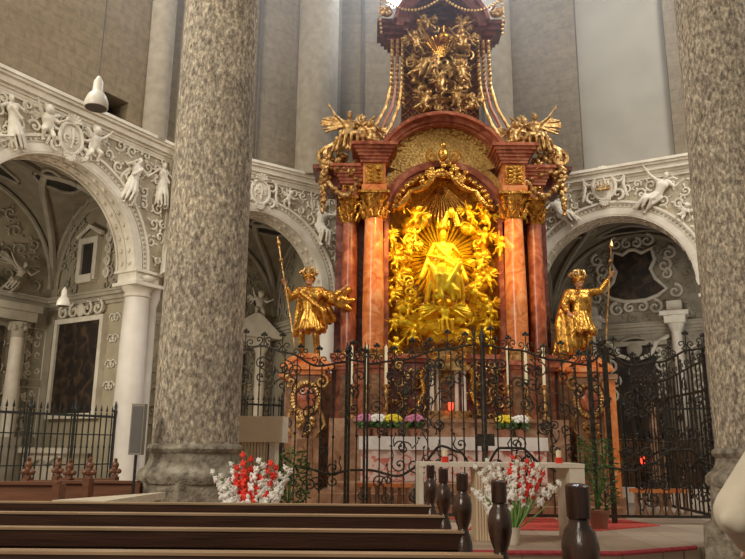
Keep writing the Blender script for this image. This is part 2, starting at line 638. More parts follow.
# floors
b = MB()
b.box(-16, 18, -4, 26, -0.3, 0.0)
tag(b.build('floor_nave', 'floor_nave'), kind='structure')
b = MB()
poly = [(-12, 9.1), (2.95, 9.1), (4.9, 10.1), (16, 10.3), (16, 25), (-12, 25)]
vs = [(x, y, 0.0) for x, y in poly] + [(x, y, ZF) for x, y in poly]
n = len(poly)
b.add(vs, [tuple(range(n))[::-1], tuple(range(n, 2 * n))] + [(i, (i + 1) % n, (i + 1) % n + n, i + n) for i in range(n)])
tag(b.build('floor_choir', 'floor_choir', smooth=False), kind='structure')

# the two great pillars
def pillar(x, y):
    root = structure('pillar', (x, y, 0))
    b = MB()
    b.lathe([(0.545, 1.34), (0.54, 3.0), (0.53, 6), (0.52, 10), (0.515, 20)], n=56)
    b.build('pillar_shaft', 'pillar', root)
    b = MB()
    b.lathe([(0.545, 1.37), (0.58, 1.35), (0.595, 1.31), (0.58, 1.27), (0.552, 1.25), (0.562, 1.17), (0.60, 1.10), (0.655, 1.06), (0.69, 1.02), (0.70, 0.95), (0.675, 0.90)], n=48)
    b.lathe([(0.69, 0.92), (0.70, 0.6), (0.72, 0.45), (0.82, 0.40), (0.84, 0.0)], n=8)
    b.build('pillar_base', 'pillar_base', root)
    return root


pillar(-2.24, 9.5)
pillar(4.99, 9.5)


# ---- stucco figures shared by the walls
def human(J, k=1.0, fat=1.0, skirt=0.0, folds=0, seed=1, head=True, nose=True):
    """capsules of a body from named joints; k = overall scale of the radii"""
    r = lambda q: q * k * fat
    c = []
    P = {n_: Vector(v) for n_, v in J.items()}
    pel, che, nek, hd = P['pelvis'], P['chest'], P['neck'], P['head']
    c.append((pel, che, r(.135), r(.145)))
    side = (P['shR'] - P['shL'])
    sd = side.normalized()
    c.append((che - sd * .05 * k, che + sd * .05 * k, r(.135), r(.135)))
    c.append((P['shL'], P['shR'], r(.07), r(.07)))
    c.append((che, nek, r(.09), k * .055))
    c.append((nek, hd, k * .052, k * .05))
    if head:
        c.append((hd, (k * .082, k * .098, k * .118)))
        if nose:
            f = P.get('face', Vector((0, -1, 0))).normalized()
            c.append((hd + f * .085 * k + Vector((0, 0, .02 * k)), hd + f * .118 * k + Vector((0, 0, -.022 * k)), .012 * k, .018 * k))
            c.append((hd + f * .07 * k + Vector((0, 0, -.075 * k)), hd + f * .085 * k + Vector((0, 0, -.08 * k)), .028 * k, .024 * k))
    for S in 'LR':
        c.append((P['sh' + S], P['el' + S], r(.058), r(.045)))
        c.append((P['el' + S], P['ha' + S], r(.045), r(.028)))
        h = P['ha' + S]
        d = (h - P['el' + S]).normalized()
        c.append((h, h + d * .07 * k, k * .032, k * .03))
        side2 = d.cross(Vector((0, 1, 0.2))).normalized()
        for q in range(4):
            o_ = side2 * (q - 1.5) * .02 * k
            ln = (.06, .075, .07, .05)[q]
            c.append((h + d * .09 * k + o_, h + d * (.09 + ln) * k + o_ * 1.3 + Vector((0, -.02 * k, 0)), .011 * k, .009 * k))
        c.append((h + d * .03 * k - side2 * .03 * k, h + d * .08 * k - side2 * .065 * k, .013 * k, .01 * k))
        c.append((P['hi' + S], P['kn' + S], r(.092), r(.062)))
        c.append((P['kn' + S], P['an' + S], r(.062), r(.038)))
        a = P['an' + S]
        ft = P.get('toe' + S, a + Vector((0, -.16 * k, -.04 * k)))
        c.append((a + Vector((0, .03 * k, -.03 * k)), ft, .042 * k, .03 * k))
        c.append((pel, P['hi' + S], r(.12), r(.1)))
    if folds:
        rr = random.Random(seed)
        for i in range(folds):
            a = 2 * PI * i / folds
            top = pel + Vector((math.cos(a) * .11 * k, math.sin(a) * .1 * k, .08 * k))
            kn = (P['knL'] + P['knR']) / 2
            an = (P['anL'] + P['anR']) / 2
            mid = kn + Vector((math.cos(a) * (.18 + skirt * .5) * k, math.sin(a) * (.15 + skirt * .4) * k, 0)) + Vector((rr.uniform(-.02, .02), rr.uniform(-.02, .02), 0))
            bot = an + Vector((math.cos(a + .2) * (.2 + skirt) * k, math.sin(a + .2) * (.17 + skirt) * k, rr.uniform(0, .06)))
            c.append((top, mid, .045 * k, .05 * k))
            c.append((mid, bot, .05 * k, .04 * k))
    return c


def wing_caps(root, tip, spread, n=7, k=1.0):
    """feathers fanning from a shoulder"""
    root, tip, spread = Vector(root), Vector(tip), Vector(spread)
    c = [(root, root + (tip - root) * .55, .05 * k, .04 * k)]
    for i in range(n):
        t = i / (n - 1)
        a = root + (tip - root) * (.25 + .5 * t)
        e = tip * (t) + spread * (1 - t)
        mid_ = (tip + spread) / 2
        e = e + (mid_ - root) * (.42 * math.sin(PI * t))
        e.y += .03 * math.sin(i * 2.1)
        c.append((a, e, .036 * k, .026 * k))
    return c


STAND = dict(pelvis=(0, 0, .95), chest=(0, 0, 1.3), neck=(0, 0, 1.5), head=(0, -.02, 1.63), shL=(-.18, 0, 1.43), shR=(.18, 0, 1.43),
             elL=(-.42, -.05, 1.32), elR=(.40, -.05, 1.25), haL=(-.52, -.2, 1.5), haR=(.3, -.25, 1.38), hiL=(-.1, 0, .9), hiR=(.1, 0, .9),
             knL=(-.12, -.08, .5), knR=(.12, -.02, .5), anL=(-.12, -.02, .08), anR=(.14, .02, .08))
RECL = dict(pelvis=(0, 0, .45), chest=(.12, -.02, .78), neck=(.18, -.03, .96), head=(.22, -.06, 1.09), shL=(-.04, -.04, .93), shR=(.32, 0, .88),
            elL=(-.25, -.1, 1.1), elR=(.5, -.08, .7), haL=(-.42, -.15, 1.32), haR=(.66, -.15, .85), hiL=(-.1, -.02, .4), hiR=(.08, 0, .38),
            knL=(-.36, -.18, .42), knR=(-.1, -.2, .15), anL=(-.52, -.06, .08), anR=(-.32, -.1, -.12))
PUT = dict(pelvis=(0, 0, .30), chest=(.01, 0, .46), neck=(.01, -.01, .56), head=(.02, -.04, .68), shL=(-.1, 0, .54), shR=(.11, 0, .54),
           elL=(-.2, -.06, .62), elR=(.2, -.08, .44), haL=(-.27, -.12, .74), haR=(.30, -.16, .50), hiL=(-.06, 0, .27), hiR=(.06, 0, .27),
           knL=(-.14, -.13, .20), knR=(.08, -.12, .12), anL=(-.12, -.02, .03), anR=(.18, .02, -.04))


def putto_caps(J=PUT, wings=True, s=1.0):
    c = human(J, .62, 1.25)
    c = [x if len(x) == 4 else x for x in c]
    hd = Vector(J['head'])
    c.append((hd, .105, ) if False else (hd, (.098, .105, .11)))
    for i in range(7):
        a = i * .9
        c.append((hd + Vector((math.cos(a) * .08, .03, .06 + .03 * math.sin(a * 2))), (.035, .035, .035)))
    if wings:
        c += wing_caps((-.06, .07, .50), (-.30, .12, .66), (-.24, .12, .36), 5, .8)
        c += wing_caps((.06, .07, .50), (.30, .12, .68), (.25, .12, .38), 5, .8)
    return c


ME = {}
ME['draped'] = blob(human(STAND, 1, 1, .05, 11, 3) + [((.1, .1, 1.4), (.38, .16, .9), .06, .05), ((.38, .16, .9), (.3, .15, .4), .05, .03), ((-.1, -.14, 1.35), (.16, -.17, 1.0), .05, .05)], .022, 2, 'stucco', 'stucco_figure')
ME['angel'] = blob(human(RECL, 1, 1, .02, 8, 5) + wing_caps((.1, .12, .9), (.75, .2, 1.45), (.8, .2, .9), 7, 1.2) + wing_caps((-.02, .12, .9), (-.5, .2, 1.5), (-.7, .2, 1.05), 7, 1.1), .022, 2, 'stucco', 'stucco_angel')
ME['putto'] = blob(putto_caps(), .016, 2, 'stucco', 'stucco_putto')


def foliage(b, u0, u1, z0, z1, inside, y, step=.30, rr=None, size=.16):
    rr = rr or random.Random(3)
    pts = []
    for _ in range(2600):
        p = (rr.uniform(u0, u1), rr.uniform(z0, z1))
        if inside(*p) and all((p[0] - q[0]) ** 2 + (p[1] - q[1]) ** 2 > step * step for q in pts):
            pts.append(p)
    for (u, z) in pts:
        r = size * rr.uniform(.75, 1.15)
        a0 = rr.uniform(0, 2 * PI)
        h = rr.choice((-1, 1))
        sp = spiral(u, z, r, a0, 1.25, h, 16, y, rise=-.03)
        b.tube(sp, [.030 - .012 * i / 16 for i in range(17)], 5)
        b.ell(sp[-1], (.035, .03, .035), 6, 5)
        for q in range(3):
            a = a0 + h * (1 + q * 1.7)
            c = (u + math.cos(a) * r * 1.12, y, z + math.sin(a) * r * 1.12)
            b.ell(c, (.062, .028, .026), 6, 5, (0, -a, 0))


def groin(uc, W, D, zc, y0):
    yc = y0 + D / 2
    h2 = D / 2 + .02

    def f(u, y):
        a = W * W - (u - uc) ** 2
        q = 1 - ((y - yc) / h2) ** 2
        return zc + max(math.sqrt(max(a, 0)), 2.3 * math.sqrt(max(q, 0)))
    return f


def chapel_bay(name, loc, rz, uc, u0, u1, figs=(), slim_left=False, R=1.98, zc=5.2, H=8.4, D=3.3, light=None, wallmat='chapel'):
    root = structure(name, loc, rz)
    W = 2.5
    # spandrel wall above the arch
    b = MB()
    us = [u0] + [uc - R * math.cos(PI * i / 40) for i in range(41)] + [u1]
    us = [u0, uc - R] + [uc - R * math.cos(PI * i / 40) for i in range(1, 40)] + [uc + R, u1]
    def low(u):
        d = R * R - (u - uc) ** 2
        return zc + (math.sqrt(d) if d > 0 else 0)
    for i in range(len(us) - 1):
        a, c = us[i], us[i + 1]
        la, lc = low(a), low(c)
        vs = [(a, 0, la), (c, 0, lc), (c, 0, H), (a, 0, H), (a, .5, la), (c, .5, lc), (c, .5, H), (a, .5, H)]
        b.add(vs, [(0, 1, 2, 3), (7, 6, 5, 4), (0, 4, 5, 1), (3, 2, 6, 7)])
    b.add([(u0, 0, zc), (u0, .5, zc), (u0, .5, H), (u0, 0, H)], [(0, 1, 2, 3)])
    b.add([(u1, 0, zc), (u1, .5, zc), (u1, .5, H), (u1, 0, H)], [(3, 2, 1, 0)])
    b.build('spandrel_wall', 'stucco_ground', root)
    # arch mouldings
    b = MB()
    b.arcband(uc, zc, R - .03, R + .13, -.10, .55)
    b.arcband(uc, zc, R + .13, R + .17, -.05, .2)
    b.arcband(uc, zc, R + .17, R + .27, -.08, .2)
    b.arcband(uc, zc, R + .27, R + .33, -.12, .2)
    b.build('archivolt', 'stucco', root)
    b = MB()
    for i in range(64):
        a = PI * (i + .5) / 64
        b.ell((uc + (R + .22) * math.cos(a), -.085, zc + (R + .22) * math.sin(a)), (.03, .03, .03), 6, 4)
    b.build('bead_moulding', 'stucco_grey', root)
    # cornice
    b = MB()
    for (z0, z1, p) in ((8.02, 8.08, .05), (8.08, 8.14, .09), (8.14, 8.27, .16), (8.27, 8.33, .22), (8.33, H, .26)):
        b.box(u0 - .02, u1 + .02, -p, .4, z0, z1)
    b.build('cornice', 'stucco', root)
    # columns under the arch, with capital, impost and base
    for sx in (-1, 1):
        cu = uc + sx * 2.33
        if slim_left and sx < 0:
            b = MB()
            b.lathe([(.17, ZF), (.17, .3), (.13, .35), (.12, 4.5), (.18, 4.7), (.2, 5.2)], cu + .02, .62, 20)
            b.build('slim_column', 'white_column', root)
            continue
        b = MB()
        b.lathe([(.30, .55), (.315, 1.4), (.315, 2.2), (.27, 4.62)], cu, .25, 28)
        b.build('column_shaft', 'white_column', root)
        b = MB()
        b.lathe([(.27, 4.60), (.30, 4.62), (.30, 4.66), (.28, 4.67), (.28, 4.72), (.34, 4.80), (.36, 4.84)], cu, .25, 28)
        b.cbox(cu, .25, 4.84, 4.92, .80, .80)
        b.cbox(cu, .25, 4.92, 5.14, .66, .62)
        b.cbox(cu, .25, 5.14, 5.20, .80, .74)
        b.build('column_capital', 'stucco', root)
        b = MB()
        b.cbox(cu, .25, ZF, .38, .86, .86)
        b.lathe([(.40, .38), (.42, .42), (.40, .47), (.34, .49), (.35, .55), (.30, .57)], cu, .25, 28)
        b.build('column_base', 'white_column', root)
        b = MB()
        b.ell((cu, -.08, 5.03), (.16, .05, .08), 8, 6)
        for q in (-1, 1):
            b.tube(spiral(cu + q * .2, 5.03, .09, PI if q > 0 else 0, 1.2, q, 14, -.07), .018, 5)
        b.build('impost_ornament', 'stucco', root)
    # rosettes and fillets on the underside of the arch
    b = MB()
    for i in range(21):
        a = PI * (i + .5) / 21
        for yy in (.12, .38):
            b.ell((uc + (R - .04) * math.cos(a), yy, zc + (R - .04) * math.sin(a)), (.06, .05, .06), 6, 5)
    b.arcband(uc, zc, R - .07, R - .02, -.09, -.04)
    b.arcband(uc, zc, R - .06, R - .02, .23, .27)
    b.arcband(uc, zc, R - .07, R - .02, .50, .55)
    b.build('arch_rosettes', 'stucco', root)
    # stucco foliage
    rr = random.Random(hash(name) % 1000 if False else len(name) * 17 + int(uc * 10))
    b = MB()
    foliage(b, u0 + .12, u1 - .12, zc + .2, 7.92, lambda u, z: (u - uc) ** 2 + (z - zc) ** 2 > (R + .48) ** 2, -.01, .27, rr, .135)
    b.build('stucco_foliage', 'stucco', root)
    # narrow moulded frame round the spandrel
    b = MB()
    b.box(u0, u0 + .06, -.05, .1, zc, 8.02)
    b.box(u1 - .06, u1, -.05, .1, zc, 8.02)
    b.box(u0, u1, -.04, .1, 7.96, 8.02)
    b.build('spandrel_frame', 'stucco', root)
    for (kind, u, z, s, ry, flip) in figs:
        o = link({'draped': 'stucco_figure', 'angel': 'stucco_angel', 'putto': 'stucco_putto'}[kind], ME[kind], root)
        o.location = (u, -.09, z)
        o.rotation_euler = (0, ry, 0)
        o.scale = (s * (-1 if flip else 1), s * .85, s)
    # ---- the chapel room behind
    f = groin(uc, W, D, zc, .45)
    yb = .45 + D
    b = MB()
    N, K = 44, 26
    for j in range(K + 1):
        y = .45 + D * j / K
        for i in range(N + 1):
            u = uc - W * math.cos(PI * i / N)
            b.v.append((u, y, f(u, y)))
    for j in range(K):
        for i in range(N):
            a = j * (N + 1) + i
            b.f.append((a, a + 1, a + N + 2, a + N + 1))
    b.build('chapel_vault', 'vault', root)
    b = MB()
    for sx in (-1, 1):
        u = uc + sx * W
        for j in range(K):
            y0, y1 = .45 + D * j / K, .45 + D * (j + 1) / K
            b.add([(u, y0, ZF), (u, y1, ZF), (u, y1, f(u, y1) + .05), (u, y0, f(u, y0) + .05)], [(0, 1, 2, 3)])
    for i in range(N):
        a, c = uc - W * math.cos(PI * i / N), uc - W * math.cos(PI * (i + 1) / N)
        b.add([(a, yb, ZF), (c, yb, ZF), (c, yb, f(c, yb) + .05), (a, yb, f(a, yb) + .05)], [(0, 1, 2, 3)])
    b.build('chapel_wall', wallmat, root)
    # ribs along the groins and round the walls
    b = MB()
    yc = .45 + D / 2
    for sx in (-1, 1):
        for sy in (-1, 1):
            pts = []
            for i in range(22):
                t = i / 21
                q = PI / 2 * t
                uu = uc + sx * (W - .02) * math.cos(q)
                # the groin: both barrels give the same height
                hh = math.sqrt(max(W * W - (uu - uc) ** 2, 0))
                qq = min(1, hh / 2.3)
                yy = yc + sy * (D / 2) * math.sqrt(max(0, 1 - qq * qq))
                pts.append((uu, yy, zc + hh - .05))
            b.tube(pts, .09, 6)
    for sx in (-1, 1):
        pts = [(uc + sx * (W - .04), yc - (D / 2) * math.cos(PI * i / 24) * .985, zc + 2.26 * math.sin(PI * i / 24)) for i in range(25)]
        b.tube(pts, .06, 6)
        pts = [(uc + sx * (W - .06), yc - (D / 2) * .82 * math.cos(PI * i / 24), zc + 1.95 * math.sin(PI * i / 24)) for i in range(25)]
        b.tube(pts, .03, 6)
    b.tube([(uc - (W - .1) * math.cos(PI * i / 30), yb - .05, zc + (W - .1) * math.sin(PI * i / 30)) for i in range(31)], .06, 6)
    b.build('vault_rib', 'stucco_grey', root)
    # dark painted fields of the vault in stucco frames
    spots = [(uc - 1.35, yc, .62, .42, 0), (uc + 1.35, yc, .62, .42, 0), (uc, yc - 1.0, .75, .30, 1), (uc, yc + 1.02, .8, .30, 1), (uc - 1.0, yc - .95, .3, .26, 1), (uc + 1.05, yc - .95, .3, .26, 1)]
    for (pu, py_, ru, ry_, k_) in spots:
        b = MB()
        rim = []
        n_ = 30
        for ring in range(5):
            for i in range(n_):
                a = 2 * PI * i / n_
                wob = 1 + .13 * math.cos(4 * a) * (1 if k_ else -1)
                q = ring / 4 * wob
                u = min(max(pu + ru * q * math.cos(a), uc - W + .05), uc + W - .05)
                y = min(max(py_ + ry_ * q * math.sin(a), .5), yb - .03)
                p = (u, y, f(u, y) - .045)
                b.v.append(p)
                if ring == 4:
                    rim.append(p)
        for ring in range(4):
            for i in range(n_):
                a, c = ring * n_ + i, ring * n_ + (i + 1) % n_
                b.f.append((a, c, c + n_, a + n_))
        b.build('vault_painting', 'vault_panel', root)
        t = MB()
        t.tube(rim, .045, 6, closed=True)
        t.build('painting_frame', 'stucco_grey', root)
    # ledge round the walls, corner pilasters
    b = MB()
    for (z0, z1, p) in ((4.62, 4.70, .06), (4.70, 4.80, .12), (4.80, 4.88, .20), (4.88, 4.93, .24)):
        b.box(uc - W, uc - W + p, .55, yb, z0, z1)
        b.box(uc + W - p, uc + W, .55, yb, z0, z1)
        b.box(uc - W, uc + W, yb - p, yb, z0, z1)
    b.build('chapel_ledge', 'stucco_grey', root)
    b = MB()
    for sx in (-1, 1):
        b.box(uc + sx * W - .08, uc + sx * W + .08, .5, .85, ZF, 4.62)
        b.box(uc + sx * W - .08, uc + sx * W + .08, yb - .35, yb, ZF, 4.62)
        b.box(uc + sx * (W - .2) - .2, uc + sx * (W - .2) + .2, yb - .07, yb, ZF, 4.62)
    b.build('chapel_pilaster', 'stucco_grey', root)
    b = MB()
    foliage(b, uc - W + .3, uc + W - .3, zc - .1, zc + W - .25, lambda u, z: (u - uc) ** 2 + (z - zc) ** 2 < (W - .35) ** 2, yb - .03, .34, rr, .17)
    foliage(b, uc - W + .3, uc + W - .3, 1.6, 4.5, lambda u, z: True, yb - .03, .40, rr, .19)
    b.build('wall_foliage', 'stucco_grey', root)
    for sx in (-1, 1):
        b = MB()
        foliage(b, .8, yb - .4, 5.05, 7.0, lambda y_, z: z < zc + 2.0 * math.sqrt(max(0, 1 - ((y_ - yc) / 1.5) ** 2)) and abs(y_ - yc) > .55, 0, .3, rr, .14)
        b.v = [(uc + sx * (W - .03) + v[1] * (1 if sx > 0 else -1), v[0], v[2]) for v in b.v]
        b.build('wall_foliage', 'stucco_grey', root)
    if light:
        L = bpy.data.lights.new('chapel_fill', 'AREA')  # unseen fill lamp added to brighten the chapel
        L.energy = light[0]
        L.color = light[1]
        L.size = 1.2
        lo = bpy.data.objects.new('chapel_fill', L)
        COL.objects.link(lo)
        lo.parent = root
        lo.location = light[2]
        lo.rotation_euler = (Vector(light[3]) - Vector(light[2])).to_track_quat('-Z', 'Y').to_euler()
    return root


R1 = math.atan2(3.65, 2.30)
R2 = math.atan2(2.70, 3.95)
R4 = math.atan2(-1.40, 2.60)
L1, L2, L4 = (-7.2, 12.85, 0), (-4.7, 16.3, 0), (5.4, 18.0, 0)
bay1 = chapel_bay('wall_left', L1, R1, 1.5, -1.15, 4.3, [
    ('draped', .42, 6.85, .66, -.25, False), ('putto', 1.0, 7.30, 1.0, -.1, False), ('putto', 2.05, 7.28, 1.0, .1, True),
    ('draped', 3.02, 6.55, .72, .25, True), ('draped', 4.02, 6.75, .66, 0, False), ('angel', -.7, 6.4, .8, .6, True)],
    light=(62, (1, .90, .74), (-.4, 1.6, 4.2), (3.5, 2.4, 3.5)))
bay2 = chapel_bay('wall_middle', L2, R2, 2.15, -.05, 4.72, [
    ('angel', 3.75, 6.75, .8, .5, True), ('putto', 2.9, 7.4, .6, .3, False), ('draped', .55, 6.4, .6, -.2, False), ('putto', 2.1, 7.4, .55, 0, False)], slim_left=True,
    light=(26, (1, .90, .74), (.2, 1.4, 4.3), (3.5, 2.6, 3.5)))
bay4 = chapel_bay('wall_right', L4, R4, .7, -2.12, 3.6, [
    ('angel', 1.85, 7.12, .8, .15, False), ('angel', -.45, 7.05, .72, -.1, True), ('putto', 2.35, 6.75, .62, .5, False), ('putto', -1.3, 6.8, .6, -.4, True)],
    light=(22, (1, .95, .88), (2.6, 1.2, 4.2), (-.5, 2.8, 4.0)), wallmat='stucco_grey')

# keystone cartouches
def cartouche(root, u, z, s, gold=True):
    b = MB()
    b.ell((u, -.08, z), (.30 * s, .06, .36 * s), 20, 10)
    b.tube([(u + .30 * s * math.cos(PI * i / 12), -.12, z + .37 * s * math.sin(PI * i / 12)) for i in range(24)], .045 * s, 6, closed=True)
    for q in (-1, 1):
        b.tube(spiral(u + q * .11 * s, z - .02, .10 * s, PI / 2 * q, 1.2, q, 14, -.15), .025 * s, 5)
    b.tube([(u, -.15, z + .25 * s), (u + .04 * s, -.16, z), (u, -.15, z - .25 * s)], .025 * s, 5)
    for q in (-1, 1):
        b.tube(spiral(u + q * .36 * s, z + .22 * s, .20 * s, PI / 2, 1.2, -q, 18, -.12), [.05 * s - .0015 * i for i in range(19)], 6)
        b.tube(spiral(u + q * .34 * s, z - .25 * s, .17 * s, -PI / 2, 1.2, q, 18, -.12), [.045 * s - .0015 * i for i in range(19)], 6)
        b.tube([(u + q * .55 * s, -.1, z + .35 * s), (u + q * .50 * s, -.14, z), (u + q * .58 * s, -.1, z - .35 * s)], .04 * s, 6)
    for i in range(7):
        a = PI * i / 6
        b.tube([(u, -.14, z + .38 * s), (u + .19 * s * math.cos(a), -.17, z + (.42 + .16 * math.sin(a)) * s)], [.02, .04 * s], 6)
        b.tube([(u, -.12, z - .36 * s), (u + .15 * s * math.cos(a), -.14, z - (.40 + .16 * math.sin(a)) * s)], [.02, .035 * s], 6)
    b.build('cartouche', 'stucco', root)
    if gold:
        g = MB()
        g.tube([(u - .17 * s, -.22, z - .1 * s), (u + .17 * s, -.22, z - .1 * s)], .03, 6)
        for i in range(5):
            x = u + (i - 2) * .08 * s
            g.tube([(x, -.22, z - .1 * s), (x + (i - 2) * .01, -.225, z + (.10 - .02 * abs(i - 2)) * s)], [.02, .012], 5)
            g.ell((x + (i - 2) * .01, -.225, z + (.13 - .02 * abs(i - 2)) * s), .02, 6, 5)
        g.build('gilded_crown', 'gold_old', root)


p = hit(L4, R4, 605, 188, 'y', 0)
cartouche(bay4, p.x, p.z, .95)
cartouche(bay1, 1.5, 7.55, .9, False)
cartouche(bay2, 2.15, 7.62, .85, False)

# --- upper walls
def upper_wall(name, loc, rz, u0, u1, mat, hole=None, y=.12, top=20.0):
    root = structure(name, loc, rz)
    b = MB()
    if hole:
        h0, h1, z0, z1 = hole
        b.box(u0, h0, y, y + .6, 8.3, top)
        b.box(h1, u1, y, y + .6, 8.3, top)
        b.box(h0, h1, y, y + .6, z1, top)
        b.box(h0, h1, y, y + .6, 8.3, z0)
    else:
        b.box(u0, u1, y, y + .6, 8.3, top)
    b.build('stone_wall', mat, root, smooth=False)
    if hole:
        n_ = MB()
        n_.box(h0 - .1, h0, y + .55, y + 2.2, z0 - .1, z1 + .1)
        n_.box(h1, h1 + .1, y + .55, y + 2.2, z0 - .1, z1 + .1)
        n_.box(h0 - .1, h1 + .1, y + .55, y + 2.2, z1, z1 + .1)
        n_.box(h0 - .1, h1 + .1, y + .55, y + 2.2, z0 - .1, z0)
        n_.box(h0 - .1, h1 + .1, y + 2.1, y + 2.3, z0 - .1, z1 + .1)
        n_.build('recess', 'dark_recess', root, smooth=False)  # shade inside the opening put into the colour of its faces
    return root


p0 = hit(L1, R1, 103, 108, 'y', .12)
p1 = hit(L1, R1, 129, 103, 'y', .12)
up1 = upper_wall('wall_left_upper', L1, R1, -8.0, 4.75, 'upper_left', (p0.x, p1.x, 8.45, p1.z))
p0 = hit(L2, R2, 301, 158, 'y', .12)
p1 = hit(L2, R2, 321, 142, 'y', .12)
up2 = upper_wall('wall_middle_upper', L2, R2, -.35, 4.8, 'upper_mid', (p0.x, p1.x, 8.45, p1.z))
up4 = upper_wall('wall_right_upper', L4, R4, -2.1, 9.5, 'upper_right')
# back wall behind the altar, with its window high up
bk = structure('wall_back', (0, 19.0, 0))
wx0, wx1, wz = .30, 1.7, 13.95
b = MB()
b.box(-1.0, wx0, 0, .5, 0, 20)
b.box(wx1, 3.8, 0, .5, 0, 20)
b.box(wx0, wx1, 0, .5, 0, wz)
b.build('stone_wall', 'upper_mid', bk, smooth=False)
b = MB()
b.box(-.35, -.29, -.05, 0, 8, 20)
b.box(2.7, 2.76, -.05, 0, 8, 20)
b.build('wall_strip', 'dark_recess', bk, smooth=False)
wn = structure('window_1', (0, 19.25, 0))
M['daylight'] = emis('daylight_glass', (0.88, 0.94, 1.0), 5.0)
b = MB()
b.box(wx0, wx1, 0, .03, wz, 20)
b.build('pane', 'daylight', wn)
b = MB()
for x in (wx0 + .02, (wx0 + wx1) / 2, wx1 - .02):
    b.box(x - .04, x + .04, -.06, .0, wz, 20)
b.box(wx0, wx1, -.08, 0, wz, wz + .1)
b.build('window_frame', 'shaft', wn)

for nm, l_, r_, ua, ub in (('wall_right_lower', L4, R4, 3.6, 9.5), ('wall_left_lower', L1, R1, -8.0, -1.15)):
    rt_ = structure(nm, l_, r_)
    b = MB()
    b.box(ua, ub, 0, .5, 0, 8.4)
    b.build('plain_wall', 'stucco_ground', rt_, smooth=False)
    b = MB()
    b.box(ua, ub, -.2, 0, 8.2, 8.4)
    b.build('cornice', 'stucco', rt_, smooth=False)
# vertical shafts between the walls
def shaft(x, y, r, mat='shaft', z0=8.35, name='wall_shaft', n=24):
    b = MB()
    b.lathe([(r, z0), (r, 20)], x, y, n)
    tag(b.build(name, mat), kind='structure')


shaft(-5.22, 16.02, .30)
shaft(-4.78, 16.45, .12)
shaft(-4.40, 16.62, .06)
shaft(-4.25, 16.75, .05)
shaft(-3.22, 17.42, .05)
shaft(-3.05, 17.52, .03, 'dark_recess')
shaft(-1.60, 18.50, .58)
shaft(3.55, 19.0, .42)
q = hit(L4, R4, 578, 80, 'y', .1)
b = MB()
b.box(q.x - .02, q.x + .02, .09, .12, 8.4, 20)
q2 = hit(L4, R4, 667, 60, 'y', .1)
b.box(q2.x - .02, q2.x + .02, .07, .12, 8.4, 20)
b.build('wall_groove', 'dark_recess', up4)
b = MB()
b.box(q2.x, q2.x + .36, -.0, .12, 8.4, 20)
b.build('wall_pilaster', 'upper_mid', up4, smooth=False)
b = MB()
b.box(-2.1, q.x, .04, .12, 8.4, 20)
b.build('wall_pilaster', 'upper_mid', up4, smooth=False)
# vault above (out of the picture)
b = MB()
b.box(-12, 14, 6, 24, 20, 20.3)
tag(b.build('ceiling', 'upper_right', smooth=False), kind='structure')

# ================================================================== THINGS IN THE CHAPELS
def at_bay(o, loc, rz):
    """put a thing built in a wall's own axes where that wall stands"""
    p_ = Vector(o.location)
    o.location = Matrix.Rotation(rz, 3, 'Z') @ p_ + Vector(loc)
    o.rotation_euler = (0, 0, rz)
    return o


# large painting and window on the side wall of the left chapel
a = hit(L1, R1, 63, 322, 'x', 3.99)
c = hit(L1, R1, 105, 318, 'x', 3.99)
d = hit(L1, R1, 62, 414, 'x', 3.99)
y0, y1, z0, z1 = c.y, a.y, d.z, c.z - .05
y1 = min(y1, 3.3)
t = thing('altar_painting', (4.0, 0, 0), 'tall dark oil painting in a pale stucco frame inside the left chapel', 'painting')
b = MB()
b.box(-.10, -.07, y0, y1, z0, z1)
b.build('canvas', 'painting', t)
b = MB()
b.box(-.16, -.0, y0 - .12, y0, z0 - .12, z1 + .12)
b.box(-.16, -.0, y1, y1 + .12, z0 - .12, z1 + .12)
b.box(-.16, -.0, y0, y1, z1, z1 + .12)
b.box(-.16, -.0, y0, y1, z0 - .12, z0)
b.build('frame', 'stucco', t)
b = MB()
for s_ in (-1, 1):
    ym = (y0 + y1) / 2
    for k in range(2):
        sp = spiral(ym + s_ * (.25 + .4 * k), z1 + .3, .2, PI / 2, 1.3, -s_, 16)
        b.tube([(-.12, q[0], q[2]) for q in sp], .04, 6)
b.ell((-.12, (y0 + y1) / 2, z1 + .3), (.06, .15, .18), 8, 6)
b.build('crest', 'stucco', t)
b = MB()
for k, zz in enumerate((z0 + .6, z0 + 1.1, z0 + 1.7, z0 + 2.2)):
    for s_ in (-1, 1):
        sp = spiral(y0 - .38 + s_ * .07, zz, .13, 0 if s_ > 0 else PI, 1.2, s_, 14)
        b.tube([(-.03, q[0], q[2]) for q in sp], .022, 5)
b.build('side_ornament', 'stucco', t)
at_bay(t, L1, R1)
# altar table below the painting
t = thing('side_altar', (4.0, 0, 0), 'low stone altar table under the tall painting in the left chapel', 'altar')
b = MB()
b.box(-.75, -.05, y0 + .1, y1 - .1, ZF, 1.15)
b.build('body', 'stone_pale', t)
b = MB()
b.box(-.82, -.03, y0, y1, 1.15, 1.27)
b.build('top', 'stone_pale', t)
b = MB()
for s_ in (-1, 1):
    b.tube([(-.78, (y0 + y1) / 2 + s_ * .05, 1.0), (-.80, (y0 + y1) / 2 + s_ * .3, .9), (-.78, (y0 + y1) / 2 + s_ * .6, 1.08)], .03, 6)
b.build('garland', 'stucco_grey', t)
at_bay(t, L1, R1)
